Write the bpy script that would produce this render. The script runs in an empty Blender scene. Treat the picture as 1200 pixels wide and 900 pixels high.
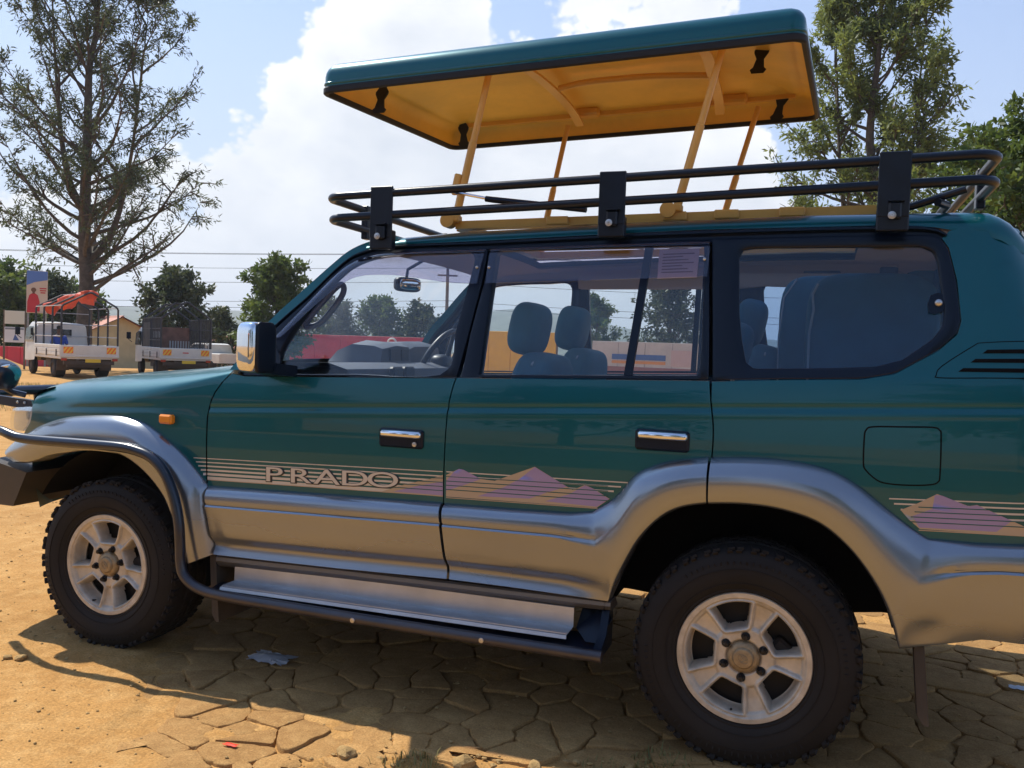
import bpy, bmesh, math, random
import numpy as np
from mathutils import Vector, Matrix

random.seed(7)
rng = np.random.default_rng(7)
S = bpy.context.scene
COL = S.collection
R = math.radians
PI = math.pi

# ------------------------------------------------------------------ camera
CAM = Vector((2.866, -2.9335, 1.3404))
_yaw, _pitch, _roll = -0.3388, -0.0368, 0.0362
_f = Vector((math.sin(_yaw)*math.cos(_pitch), math.cos(_yaw)*math.cos(_pitch), math.sin(_pitch)))
_r = Vector((math.cos(_yaw), -math.sin(_yaw), 0))
_u = _r.cross(_f)
_r2 = _r*math.cos(_roll) + _u*math.sin(_roll)
_u2 = -_r*math.sin(_roll) + _u*math.cos(_roll)
cd = bpy.data.cameras.new('camera')
cam = bpy.data.objects.new('camera', cd)
COL.objects.link(cam)
m = Matrix.Identity(4)
for i, v in enumerate((_r2, _u2, -_f)):
    for j in range(3):
        m[j][i] = v[j]
m.translation = CAM
cam.matrix_world = m
cd.sensor_width = 36.0
cd.lens = 1016.64*36/1200
cd.clip_start = 0.05
cd.clip_end = 12000
S.camera = cam

# ------------------------------------------------------------------ sun, sky, exposure
SUN = Vector((-0.70, 0.25, 1.0)).normalized()
ld = bpy.data.lights.new('sun', 'SUN')
ld.energy = 5.0
ld.angle = R(0.53)
ld.color = (1.0, 0.94, 0.84)
sun = bpy.data.objects.new('sun', ld)
COL.objects.link(sun)
sun.rotation_euler = SUN.to_track_quat('Z', 'Y').to_euler()
S.view_settings.view_transform = 'Standard'
S.view_settings.look = 'None'
S.view_settings.exposure = 0.43
S.view_settings.gamma = 1.0

W = bpy.data.worlds.new('World')
S.world = W
W.use_nodes = True
wt = W.node_tree
wt.nodes.clear()


def nn(t, kind, **kw):
    n = t.nodes.new(kind)
    for k, v in kw.items():
        setattr(n, k, v)
    return n


def mth(t, op, a, b=None, c=None, clamp=False):
    n = t.nodes.new('ShaderNodeMath')
    n.operation = op
    n.use_clamp = clamp
    for i, x in enumerate((a, b, c)):
        if x is None:
            continue
        if isinstance(x, (int, float)):
            n.inputs[i].default_value = x
        else:
            t.links.new(x, n.inputs[i])
    return n.outputs[0]


def build_sky():
    t = wt
    out = nn(t, 'ShaderNodeOutputWorld')
    bg = nn(t, 'ShaderNodeBackground')
    t.links.new(bg.outputs[0], out.inputs[0])
    sky = nn(t, 'ShaderNodeTexSky')
    sky.sky_type = 'NISHITA'
    sky.sun_disc = False
    sky.sun_elevation = math.asin(SUN.z)
    sky.sun_rotation = math.atan2(SUN.x, SUN.y)
    sky.air_density = 1.0
    sky.dust_density = 0.6
    sky.ozone_density = 2.0
    bg.inputs[1].default_value = 0.10
    tc = nn(t, 'ShaderNodeTexCoord')
    sep = nn(t, 'ShaderNodeSeparateXYZ')
    t.links.new(tc.outputs['Generated'], sep.inputs[0])
    az = mth(t, 'ARCTAN2', sep.outputs[0], sep.outputs[1])           # bearing, rad
    el = mth(t, 'ARCSINE', sep.outputs[2])
    # height of the cloud tops by bearing
    fc = nn(t, 'ShaderNodeFloatCurve')
    cv = fc.mapping.curves[0]
    pts = CLOUD_TOPS
    xs = lambda b: (b+180)/360
    cv.points[0].location = (0, pts[0][1]/45)
    cv.points[1].location = (1, pts[0][1]/45)
    for b, e in pts:
        cv.points.new(xs(b), e/45)
    fc.mapping.update()
    t.links.new(mth(t, 'MULTIPLY_ADD', az, 1/(2*PI), 0.5), fc.inputs['Value'])
    top = mth(t, 'MULTIPLY', fc.outputs[0], R(45))
    # billowing edge
    mp = nn(t, 'ShaderNodeMapping')
    mp.inputs['Scale'].default_value = (1, 1, 1.25)
    t.links.new(tc.outputs['Generated'], mp.inputs[0])
    n1 = nn(t, 'ShaderNodeTexNoise')
    n1.inputs['Scale'].default_value = 6.5
    n1.inputs['Detail'].default_value = 9.0
    n1.inputs['Roughness'].default_value = 0.56
    t.links.new(mp.outputs[0], n1.inputs['Vector'])
    vo = nn(t, 'ShaderNodeTexVoronoi')
    vo.feature = 'SMOOTH_F1'
    vo.inputs['Scale'].default_value = 17
    vo.inputs['Detail'].default_value = 3
    vo.inputs['Roughness'].default_value = 0.6
    vo.inputs['Smoothness'].default_value = 0.35
    t.links.new(mp.outputs[0], vo.inputs['Vector'])
    wob = mth(t, 'ADD', mth(t, 'MULTIPLY_ADD', n1.outputs['Fac'], 0.30, -0.15),
              mth(t, 'MULTIPLY_ADD', vo.outputs['Distance'], -0.11, 0.045))
    d = mth(t, 'ADD', mth(t, 'SUBTRACT', top, el), wob)               # >0 inside the cloud
    mr = nn(t, 'ShaderNodeMapRange', interpolation_type='SMOOTHSTEP')
    mr.inputs['From Min'].default_value = 0.0
    mr.inputs['From Max'].default_value = 0.035
    t.links.new(d, mr.inputs['Value'])
    mask = mr.outputs[0]
    # soft grey folds in the cloud, thinner towards the horizon
    n2 = nn(t, 'ShaderNodeTexNoise')
    n2.inputs['Scale'].default_value = 5.0
    n2.inputs['Detail'].default_value = 6.0
    n2.inputs['Roughness'].default_value = 0.5
    mp2 = nn(t, 'ShaderNodeMapping')
    mp2.inputs['Scale'].default_value = (1, 1, 2.2)
    mp2.inputs['Location'].default_value = (3.1, 0.7, 0.2)
    t.links.new(tc.outputs['Generated'], mp2.inputs[0])
    t.links.new(mp2.outputs[0], n2.inputs['Vector'])
    shade = nn(t, 'ShaderNodeMapRange')
    shade.inputs['From Min'].default_value = 0.0
    shade.inputs['From Max'].default_value = 0.22
    shade.inputs['To Min'].default_value = 1.0
    shade.inputs['To Max'].default_value = 0.0
    t.links.new(d, shade.inputs['Value'])
    fold = mth(t, 'ADD', mth(t, 'MULTIPLY', shade.outputs[0], 0.45), mth(t, 'MULTIPLY_ADD', n2.outputs['Fac'], 2.2, -0.72), clamp=True)
    cc = nn(t, 'ShaderNodeMix', data_type='RGBA')
    cc.inputs[6].default_value = (*[c*CLOUD_GAIN for c in (0.70, 0.75, 0.83)], 1)
    cc.inputs[7].default_value = (*[c*CLOUD_GAIN for c in (1.10, 1.10, 1.10)], 1)
    t.links.new(fold, cc.inputs[0])
    # thin milky veil low down
    veil = nn(t, 'ShaderNodeMapRange', interpolation_type='SMOOTHSTEP')
    veil.inputs['From Min'].default_value = R(1)
    veil.inputs['From Max'].default_value = R(40)
    veil.inputs['To Min'].default_value = 0.95
    veil.inputs['To Max'].default_value = 0.16
    t.links.new(el, veil.inputs['Value'])
    sk = nn(t, 'ShaderNodeMix', data_type='RGBA', blend_type='MULTIPLY')
    sk.inputs[0].default_value = 1.0
    sk.inputs[7].default_value = SKY_TINT
    t.links.new(sky.outputs[0], sk.inputs[6])
    v = nn(t, 'ShaderNodeMix', data_type='RGBA')
    v.inputs[7].default_value = (*[c*CLOUD_GAIN for c in (0.64, 0.75, 0.93)], 1)
    dt = nn(t, 'ShaderNodeVectorMath', operation='DOT_PRODUCT')           # thin cloud glows towards the sun
    t.links.new(tc.outputs['Generated'], dt.inputs[0])
    dt.inputs[1].default_value = SUN
    fw = mth(t, 'MULTIPLY_ADD', dt.outputs['Value'], 0.5, 0.5, clamp=True)
    t.links.new(mth(t, 'MULTIPLY', veil.outputs[0], mth(t, 'MULTIPLY_ADD', fw, 0.9, 0.25), clamp=True), v.inputs[0])
    t.links.new(sk.outputs[2], v.inputs[6])
    mx = nn(t, 'ShaderNodeMix', data_type='RGBA')
    t.links.new(mask, mx.inputs[0])
    t.links.new(v.outputs[2], mx.inputs[6])
    t.links.new(cc.outputs[2], mx.inputs[7])
    t.links.new(mx.outputs[2], bg.inputs[0])


CLOUD_TOPS = [(-150, 3), (-110, 6), (-80, 8), (-60, 12), (-46, 14), (-39.5, 16), (-36, 21), (-33, 25), (-29.5, 28), (-25.5, 31.5), (-22.6, 30.5),
              (-20.6, 24.5), (-19.3, 25.0), (-17, 28.5), (-12, 29.5), (-8.5, 28.0), (-4, 20), (1, 12), (8, 8), (30, 5), (80, 4), (130, 2)]
CLOUD_GAIN = 8.0
SKY_TINT = (0.64, 1.03, 1.48, 1)
build_sky()


# ------------------------------------------------------------------ materials
def mat(name, col, rough=0.5, metal=0.0, coat=0.0, coat_rough=0.03, spec=0.5, var=None, bump=None, dust=None, ncoord='Object', emit=None, flake=None):
    """var=(scale, lo, hi) brightness variation; bump=(scale, strength, dist); dust=(colour, z0, z1, amount, scale)"""
    M = bpy.data.materials.new(name)
    M.use_nodes = True
    t = M.node_tree
    b = t.nodes['Principled BSDF']
    b.inputs['Base Color'].default_value = (*col, 1)
    b.inputs['Roughness'].default_value = rough
    b.inputs['Metallic'].default_value = metal
    b.inputs['Coat Weight'].default_value = coat
    b.inputs['Coat Roughness'].default_value = coat_rough
    b.inputs['Specular IOR Level'].default_value = spec
    tc = nn(t, 'ShaderNodeTexCoord')
    co = tc.outputs[ncoord]
    colsock = None
    if var:
        n = nn(t, 'ShaderNodeTexNoise')
        n.inputs['Scale'].default_value = var[0]
        n.inputs['Detail'].default_value = 6
        n.inputs['Roughness'].default_value = 0.6
        t.links.new(co, n.inputs['Vector'])
        mr = nn(t, 'ShaderNodeMapRange')
        mr.inputs['From Min'].default_value = 0.3
        mr.inputs['From Max'].default_value = 0.7
        mr.inputs['To Min'].default_value = var[1]
        mr.inputs['To Max'].default_value = var[2]
        t.links.new(n.outputs['Fac'], mr.inputs['Value'])
        mx = nn(t, 'ShaderNodeMix', data_type='RGBA', blend_type='MULTIPLY')
        mx.inputs[0].default_value = 1
        mx.inputs[6].default_value = (*col, 1)
        t.links.new(mr.outputs[0], mx.inputs[7])
        colsock = mx.outputs[2]
    if dust:
        dc, z0, z1, amt, sc = dust
        g = nn(t, 'ShaderNodeNewGeometry')
        sp = nn(t, 'ShaderNodeSeparateXYZ')
        t.links.new(g.outputs['Position'], sp.inputs[0])
        mr = nn(t, 'ShaderNodeMapRange')
        mr.inputs['From Min'].default_value = z0
        mr.inputs['From Max'].default_value = z1
        mr.inputs['To Min'].default_value = 1
        mr.inputs['To Max'].default_value = 0
        t.links.new(sp.outputs[2], mr.inputs['Value'])
        n = nn(t, 'ShaderNodeTexNoise')
        n.inputs['Scale'].default_value = sc*.6
        n.inputs['Detail'].default_value = 4
        n.inputs['Roughness'].default_value = 0.5
        t.links.new(co, n.inputs['Vector'])
        f = mth(t, 'MULTIPLY', mth(t, 'MULTIPLY', mr.outputs[0], amt), mth(t, 'MULTIPLY_ADD', n.outputs['Fac'], 1.4, -0.15, clamp=True), clamp=True)
        mx = nn(t, 'ShaderNodeMix', data_type='RGBA')
        if colsock:
            t.links.new(colsock, mx.inputs[6])
        else:
            mx.inputs[6].default_value = (*col, 1)
        mx.inputs[7].default_value = (*dc, 1)
        t.links.new(f, mx.inputs[0])
        colsock = mx.outputs[2]
        rr = mth(t, 'ADD', mth(t, 'MULTIPLY', f, 0.9-rough), rough)
        t.links.new(rr, b.inputs['Roughness'])
        if metal > 0:
            t.links.new(mth(t, 'MULTIPLY_ADD', f, -metal, metal), b.inputs['Metallic'])
        if coat > 0:
            t.links.new(mth(t, 'MULTIPLY_ADD', f, -coat, coat), b.inputs['Coat Weight'])
    if colsock:
        t.links.new(colsock, b.inputs['Base Color'])
    if bump:
        n = nn(t, 'ShaderNodeTexNoise')
        n.inputs['Scale'].default_value = bump[0]
        n.inputs['Detail'].default_value = 6
        n.inputs['Roughness'].default_value = 0.65
        t.links.new(co, n.inputs['Vector'])
        bp = nn(t, 'ShaderNodeBump')
        bp.inputs['Strength'].default_value = bump[1]
        bp.inputs['Distance'].default_value = bump[2]
        t.links.new(n.outputs['Fac'], bp.inputs['Height'])
        t.links.new(bp.outputs[0], b.inputs['Normal'])
    if emit:
        b.inputs['Emission Color'].default_value = (*emit[0], 1)
        b.inputs['Emission Strength'].default_value = emit[1]
    return M


def glass(name, tint, refl=1.0, ior=1.5):
    M = bpy.data.materials.new(name)
    M.use_nodes = True
    t = M.node_tree
    t.nodes.clear()
    o = nn(t, 'ShaderNodeOutputMaterial')
    mx = nn(t, 'ShaderNodeMixShader')
    tr = nn(t, 'ShaderNodeBsdfTransparent')
    tr.inputs[0].default_value = (*tint, 1)
    gl = nn(t, 'ShaderNodeBsdfGlossy')
    gl.inputs['Roughness'].default_value = 0.0
    gl.inputs['Color'].default_value = (0.95, 0.97, 1, 1)
    ge = nn(t, 'ShaderNodeNewGeometry')
    dp = nn(t, 'ShaderNodeVectorMath', operation='DOT_PRODUCT')
    t.links.new(ge.outputs['Incoming'], dp.inputs[0])
    t.links.new(ge.outputs['Normal'], dp.inputs[1])
    c = mth(t, 'SUBTRACT', 1.0, mth(t, 'ABSOLUTE', dp.outputs['Value']), clamp=True)
    fr = mth(t, 'MULTIPLY_ADD', mth(t, 'POWER', c, 5.0), 0.95, 0.045)        # same reflection from both faces of a pane
    t.links.new(mth(t, 'MULTIPLY', fr, refl, clamp=True), mx.inputs[0])
    t.links.new(tr.outputs[0], mx.inputs[1])
    t.links.new(gl.outputs[0], mx.inputs[2])
    t.links.new(mx.outputs[0], o.inputs[0])
    return M


def leafmat(name, c1, c2, trans=0.35):
    M = bpy.data.materials.new(name)
    M.use_nodes = True
    t = M.node_tree
    t.nodes.clear()
    o = nn(t, 'ShaderNodeOutputMaterial')
    g = nn(t, 'ShaderNodeNewGeometry')
    tc = nn(t, 'ShaderNodeTexCoord')
    n = nn(t, 'ShaderNodeTexNoise')
    n.inputs['Scale'].default_value = 0.9
    n.inputs['Detail'].default_value = 3
    t.links.new(tc.outputs['Object'], n.inputs['Vector'])
    f = mth(t, 'ADD', mth(t, 'MULTIPLY', g.outputs['Random Per Island'], 0.55), mth(t, 'MULTIPLY_ADD', n.outputs['Fac'], 1.6, -0.6), clamp=True)
    mx = nn(t, 'ShaderNodeMix', data_type='RGBA')
    mx.inputs[6].default_value = (*c1, 1)
    mx.inputs[7].default_value = (*c2, 1)
    t.links.new(f, mx.inputs[0])
    d = nn(t, 'ShaderNodeBsdfPrincipled')
    d.inputs['Roughness'].default_value = 0.55
    d.inputs['Specular IOR Level'].default_value = 0.35
    t.links.new(mx.outputs[2], d.inputs['Base Color'])
    tl = nn(t, 'ShaderNodeBsdfTranslucent')
    hs = nn(t, 'ShaderNodeHueSaturation')
    hs.inputs['Hue'].default_value = 0.48
    hs.inputs['Value'].default_value = 1.5
    t.links.new(mx.outputs[2], hs.inputs['Color'])
    t.links.new(hs.outputs[0], tl.inputs[0])
    ms = nn(t, 'ShaderNodeMixShader')
    ms.inputs[0].default_value = trans
    t.links.new(d.outputs[0], ms.inputs[1])
    t.links.new(tl.outputs[0], ms.inputs[2])
    t.links.new(ms.outputs[0], o.inputs[0])
    return M


DUST = (0.30, 0.20, 0.11)
PAINT = mat('green_paint', (0.0004, 0.092, 0.110), 0.31, 0.40, 0.55, 0.02, 0.28, var=(2.0, 0.92, 1.06), dust=(DUST, 0.6, 1.4, 0.05, 6))
SILVER = mat('silver_cladding', (0.28, 0.30, 0.325), 0.24, 0.85, 0.3, 0.08, dust=((0.22, 0.15, 0.08), 0.40, 0.75, 0.18, 4))
SILLM = mat('dark_silver', (0.16, 0.165, 0.17), 0.4, 0.7, dust=(DUST, 0.2, 0.7, 0.4, 8))
BLACK = mat('black_trim_sky_tint', (0.0025, 0.007, 0.018), 0.30, 0, 0.0, 0.1, 0.28)  # near-black with the blue of reflected sky put into the base colour
SEAL = mat('rubber_seal', (0.010, 0.010, 0.011), 0.7)
GAP = mat('dark_cavity', (0.006, 0.006, 0.006), 0.9, spec=0.1)
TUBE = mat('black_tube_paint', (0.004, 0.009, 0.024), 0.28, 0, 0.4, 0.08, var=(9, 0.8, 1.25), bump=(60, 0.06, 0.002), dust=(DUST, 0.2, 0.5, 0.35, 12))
RACK = mat('rack_paint_sky_tint', (0.0025, 0.007, 0.018), 0.34, 0, 0.0, 0.15, 0.35, var=(14, 0.75, 1.3), bump=(90, 0.12, 0.002))  # rack black carries a painted-in blue sky reflection too
TYRE = mat('tyre_rubber', (0.010, 0.0095, 0.010), 0.7, spec=0.2, var=(6, 0.8, 1.3), bump=(70, 0.15, 0.003), dust=((0.12, 0.09, 0.06), -0.3, 1.2, 0.28, 4))
ALLOY = mat('cast_alloy', (0.66, 0.61, 0.52), 0.40, 0.55, 0.2, 0.2, var=(16, 0.62, 1.15), dust=((0.40, 0.285, 0.15), -0.8, 2.2, 0.8, 7))
CAPM = mat('dusty_hub_cap', (0.34, 0.25, 0.14), 0.5, 0.4, var=(60, 0.7, 1.2), bump=(90, 0.15, 0.002))
NUTM = mat('wheel_nut_steel', (0.03, 0.027, 0.025), 0.45, 0.7)
BRAKE = mat('brake_iron', (0.02, 0.017, 0.015), 0.7, 0.3)
CHROME = mat('chrome', (0.78, 0.80, 0.82), 0.04, 1.0)
ALU = mat('step_aluminium', (0.55, 0.57, 0.60), 0.38, 0.85, var=(5, 0.85, 1.1), dust=(DUST, 0.2, 0.6, 0.35, 14))
GLASS = glass('window_glass', (0.95, 0.97, 0.975), 0.75)
TINT = glass('tinted_glass', (0.76, 0.83, 0.90), 0.75)
SMOKE = glass('smoked_acrylic', (0.76, 0.73, 0.80), 1.1)
LENS = glass('clear_lens', (0.9, 0.92, 0.93), 1.6)
YELLOW = mat('ochre_paint', (0.72, 0.38, 0.075), 0.42, 0, 0.15, 0.2, var=(5, 0.9, 1.08), bump=(14, 0.05, 0.004))
LINING = mat('ochre_lining', (0.92, 0.54, 0.075), 0.5, 0, 0.1, 0.3, var=(2.2, 0.78, 1.12), bump=(5, 0.22, 0.02))
STRAP = mat('black_rubber_strap', (0.008, 0.008, 0.009), 0.7)
SEATM = mat('teal_seat_cover', (0.012, 0.13, 0.20), 0.75, 0, var=(8, 0.85, 1.12), bump=(240, 0.2, 0.002))
PIPING = mat('pale_piping', (0.35, 0.42, 0.48), 0.6)
DASH = mat('grey_dash_plastic', (0.075, 0.085, 0.105), 0.55, bump=(300, 0.1, 0.001))
DASH2 = mat('dark_dash_plastic', (0.02, 0.024, 0.03), 0.45)
TRIM = mat('interior_trim', (0.05, 0.07, 0.10), 0.7)
HEADL = mat('headliner_cloth', (0.56, 0.40, 0.31), 0.85)
BEIGE = mat('decal_beige', (0.42, 0.33, 0.24), 0.35, 0.2, 0.6, 0.05)
LILAC = mat('decal_lilac', (0.30, 0.235, 0.43), 0.35, 0.2, 0.6, 0.05)
PALE = mat('decal_silver', (0.55, 0.52, 0.48), 0.35, 0.3, 0.6, 0.05)
AMBER = mat('amber_lens', (0.85, 0.27, 0.01), 0.2, 0, 0.6, 0.05)
STEEL = mat('bolt_steel', (0.55, 0.55, 0.55), 0.3, 0.9)
PAPER = mat('pinkish_paper', (0.50, 0.42, 0.42), 0.7)
PAPERINK = mat('paper_print', (0.16, 0.11, 0.11), 0.7)


# ------------------------------------------------------------------ mesh helpers
def tag(o, label=None, cat=None, group=None, kind=None):
    if label:
        o['label'] = label
    if cat:
        o['category'] = cat
    if group:
        o['group'] = group
    if kind:
        o['kind'] = kind
    return o


def thing(name, label, cat, loc=(0, 0, 0), rz=0.0, group=None):
    o = bpy.data.objects.new(name, None)
    COL.objects.link(o)
    o.location = loc
    o.rotation_euler = (0, 0, rz)
    o.empty_display_size = 0.3
    return tag(o, label, cat, group)


def link(name, me, material, parent=None, label=None):
    o = bpy.data.objects.new(name, me)
    COL.objects.link(o)
    if material is not None and len(me.materials) == 0:
        for mm in (material if isinstance(material, (list, tuple)) else (material,)):
            me.materials.append(mm)
    if parent:
        o.parent = parent
    if label:
        o['label'] = label
    return o


def resample(P, n):
    P = np.array(P, float)
    d = np.r_[0, np.cumsum(np.linalg.norm(np.diff(P, axis=0), axis=1))]
    s = np.linspace(0, d[-1], n)
    return np.stack([np.interp(s, d, P[:, k]) for k in range(P.shape[1])], 1)


def smooth(P, n=8, closed=False):
    """Catmull-Rom through the points"""
    P = np.array(P, float)
    N = len(P)
    out = []
    rngN = N if closed else N-1
    for i in range(rngN):
        if closed:
            p0, p1, p2, p3 = P[(i-1) % N], P[i], P[(i+1) % N], P[(i+2) % N]
        else:
            p0, p1, p2, p3 = P[max(i-1, 0)], P[i], P[i+1], P[min(i+2, N-1)]
        for k in range(n):
            t = k/n
            out.append(0.5*((2*p1)+(-p0+p2)*t+(2*p0-5*p1+4*p2-p3)*t*t+(-p0+3*p1-3*p2+p3)*t**3))
    if not closed:
        out.append(P[-1])
    return np.array(out)


class G:
    def __init__(self, org=(0, 0, 0)):
        self.v, self.f, self.mi, self.cur = [], [], [], 0
        self.org = np.array(org, float)

    def add(self, V, F):
        b = len(self.v)
        self.v.extend([tuple(map(float, p)) for p in V])
        self.f.extend([tuple(b+i for i in f) for f in F])
        self.mi.extend([self.cur]*len(F))

    def grid(self, rows, closed=False, flip=False):
        n = len(rows[0])
        V = [p for r_ in rows for p in r_]
        F = []
        for i in range(len(rows)-1):
            for j in range(n if closed else n-1):
                a, b = i*n+j, i*n+(j+1) % n
                q = (a, b, b+n, a+n)
                F.append(q[::-1] if flip else q)
        self.add(V, F)

    def box(self, c, s, rot=None, taper=None):
        x, y, z = np.array(s)/2
        P = np.array([(-x, -y, -z), (x, -y, -z), (x, y, -z), (-x, y, -z), (-x, -y, z), (x, -y, z), (x, y, z), (-x, y, z)], float)
        if taper:
            P[4:, 0] *= taper[0]
            P[4:, 1] *= taper[1]
        if rot is not None:
            P = P @ np.array(rot.to_3x3() if hasattr(rot, 'to_3x3') else rot).T
        self.add(P+np.array(c), [(0, 3, 2, 1), (4, 5, 6, 7), (0, 1, 5, 4), (1, 2, 6, 5), (2, 3, 7, 6), (3, 0, 4, 7)])

    def bbox(self, c, s, b, rot=None):
        """box with chamfered edges (24 verts)"""
        hx, hy, hz = np.array(s)/2
        V, idx = [], {}
        F = []
        for sx in (-1, 1):
            for sy in (-1, 1):
                for sz in (-1, 1):
                    for ax in range(3):
                        p = [sx*(hx-b), sy*(hy-b), sz*(hz-b)]
                        p[ax] = (sx*hx, sy*hy, sz*hz)[ax]
                        idx[(sx, sy, sz, ax)] = len(V)
                        V.append(p)
        for ax in range(3):
            a1, a2 = [(1, 2), (2, 0), (0, 1)][ax]
            for s_ in (-1, 1):
                q = []
                for u_, w_ in ((-1, -1), (1, -1), (1, 1), (-1, 1)):
                    k = [0, 0, 0]
                    k[ax] = s_
                    k[a1] = u_
                    k[a2] = w_
                    q.append(idx[(*k, ax)])
                F.append(q if s_ > 0 else q[::-1])
        for ax in range(3):
            a1, a2 = [(1, 2), (2, 0), (0, 1)][ax]
            for u_ in (-1, 1):
                for w_ in (-1, 1):
                    q = []
                    for s_, fa in ((-1, a1), (1, a1), (1, a2), (-1, a2)):
                        k = [0, 0, 0]
                        k[ax] = s_
                        k[a1] = u_
                        k[a2] = w_
                        q.append(idx[(*k, fa)])
                    F.append(q if u_*w_ < 0 else q[::-1])
        for sx in (-1, 1):
            for sy in (-1, 1):
                for sz in (-1, 1):
                    q = [idx[(sx, sy, sz, a)] for a in range(3)]
                    F.append(q if sx*sy*sz > 0 else q[::-1])
        V = np.array(V)
        if rot is not None:
            V = V @ np.array(rot.to_3x3() if hasattr(rot, 'to_3x3') else rot).T
        self.add(V+np.array(c), F)

    def tube(self, P, r, seg=10, closed=False, caps=True):
        P = np.array(P, float)
        N = len(P)
        rr = np.full(N, r) if np.isscalar(r) else np.array(r, float)
        if closed:
            T = np.roll(P, -1, 0)-np.roll(P, 1, 0)
        else:
            T = np.gradient(P, axis=0)
        T /= np.linalg.norm(T, axis=1)[:, None]+1e-12
        up = np.array([0, 0, 1.0]) if abs(T[0][2]) < 0.9 else np.array([1.0, 0, 0])
        n = np.cross(T[0], up)
        n /= np.linalg.norm(n)
        rows = []
        for i in range(N):
            n = n-T[i]*np.dot(n, T[i])
            n /= np.linalg.norm(n)+1e-12
            b = np.cross(T[i], n)
            rows.append([P[i]+rr[i]*(math.cos(a)*n+math.sin(a)*b) for a in np.arange(seg)*2*PI/seg])
        if closed:
            rows.append(rows[0])
        self.grid(rows, closed=True)
        if caps and not closed:
            b0 = len(self.v)-N*seg
            self.f.append(tuple(b0+i for i in range(seg))[::-1])
            self.f.append(tuple(b0+(N-1)*seg+i for i in range(seg)))
            self.mi += [self.cur]*2

    def cyl(self, a, b, r, seg=16, r2=None):
        self.tube([a, b], [r, r if r2 is None else r2], seg)

    def lathe(self, prof, c, axis='y', seg=48, a0=0.0, a1=2*PI):
        """prof=[(r, h)], revolve about an axis through c"""
        full = abs(a1-a0-2*PI) < 1e-6
        A = np.linspace(a0, a1, seg+1)
        if full:
            A = A[:-1]
        rows = []
        for r_, h in prof:
            row = []
            for a in A:
                if axis == 'y':
                    row.append((c[0]+r_*math.cos(a), c[1]+h, c[2]+r_*math.sin(a)))
                elif axis == 'x':
                    row.append((c[0]+h, c[1]+r_*math.cos(a), c[2]+r_*math.sin(a)))
                else:
                    row.append((c[0]+r_*math.cos(a), c[1]+r_*math.sin(a), c[2]+h))
            rows.append(row)
        self.grid(rows, closed=full, flip=(axis == 'y'))

    def ell(self, c, s, e=1.0, nu=20, nv=12, rot=None):
        """superellipsoid; e<1 is boxier"""
        f = lambda w, k: math.copysign(abs(w)**k, w)
        rows = []
        for i in range(nv+1):
            ph = -PI/2+PI*i/nv
            row = []
            for j in range(nu):
                th = 2*PI*j/nu
                p = np.array((s[0]*f(math.cos(ph), e)*f(math.cos(th), e), s[1]*f(math.cos(ph), e)*f(math.sin(th), e), s[2]*f(math.sin(ph), e)))
                if rot is not None:
                    p = np.array(rot.to_3x3()) @ p
                row.append(p+np.array(c))
            rows.append(row)
        self.grid(rows, closed=True)

    def prism(self, poly, vec):
        """planar polygon (3-D points) extruded by vec"""
        n = len(poly)
        P = [np.array(p, float) for p in poly]
        V = P+[p+np.array(vec, float) for p in P]
        F = [tuple(range(n))[::-1], tuple(range(n, 2*n))]+[(i, (i+1) % n, n+(i+1) % n, n+i) for i in range(n)]
        self.add(V, F)

    def make(self, name, material, parent=None, ang=35, label=None, fix=True):
        me = bpy.data.meshes.new(name)
        V = np.array(self.v)-self.org
        me.from_pydata(V.tolist(), [], self.f)
        if isinstance(material, (list, tuple)):
            for mm in material:
                me.materials.append(mm)
            me.polygons.foreach_set('material_index', self.mi)
        me.validate()
        if fix:
            bm = bmesh.new()
            bm.from_mesh(me)
            bmesh.ops.remove_doubles(bm, verts=bm.verts, dist=1e-5)
            bmesh.ops.recalc_face_normals(bm, faces=bm.faces)
            bm.to_mesh(me)
            bm.free()
        me.shade_smooth()
        me.set_sharp_from_angle(angle=R(ang))
        return link(name, me, None if isinstance(material, (list, tuple)) else material, parent, label)


# ------------------------------------------------------------------ the car
YC = 0.93                                     # centre line of the car; the near flank is y = 0 .. 0.3
CO = Vector((1.34, YC, 0))
car = thing('car', 'dark green off-road car with raised safari roof, black roof rack and silver lower cladding', 'car', CO)
ZT = np.array([.30, .45, .62, .78, .95, 1.08, 1.15, 1.235, 1.30, 1.70, 1.78, 1.84, 1.9])
YT = np.array([.09, .07, .05, .045, .038, .042, .048, .064, .085, .208, .232, .262, .32])
_dd = np.diff(YT)/np.diff(ZT)
MT = np.r_[_dd[0], (_dd[1:]+_dd[:-1])/2, _dd[-1]]


def rear_x(z):
    return float(np.interp(z, [.45, .8, 1.1, 1.4, 1.65, 1.77, 1.82, 1.86], [3.62, 3.64, 3.63, 3.59, 3.54, 3.50, 3.47, 3.43]))


def ys(x, z):
    zz = z-.03*(x-1.7)
    i = int(np.clip(np.searchsorted(ZT, zz)-1, 0, len(ZT)-2))
    h = ZT[i+1]-ZT[i]
    t = (zz-ZT[i])/h
    y = (2*t**3-3*t*t+1)*YT[i]+(t**3-2*t*t+t)*h*MT[i]+(-2*t**3+3*t*t)*YT[i+1]+(t**3-t*t)*h*MT[i+1]
    if x < .3:
        y += .16*((.3-x)/1.05)**2.4
    d = rear_x(z)-x
    if d < .16:
        y += .13*((.16-d)/.16)**2.2
    # pressed crease along the flank
    zb = 1.032+.0545*(x+.004)
    k = (z-zb)
    if abs(k) < .05:
        y += .0045*math.exp(-((k-.006)/.011)**2)-.0016*math.exp(-((k+.018)/.010)**2)
    return y


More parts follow.
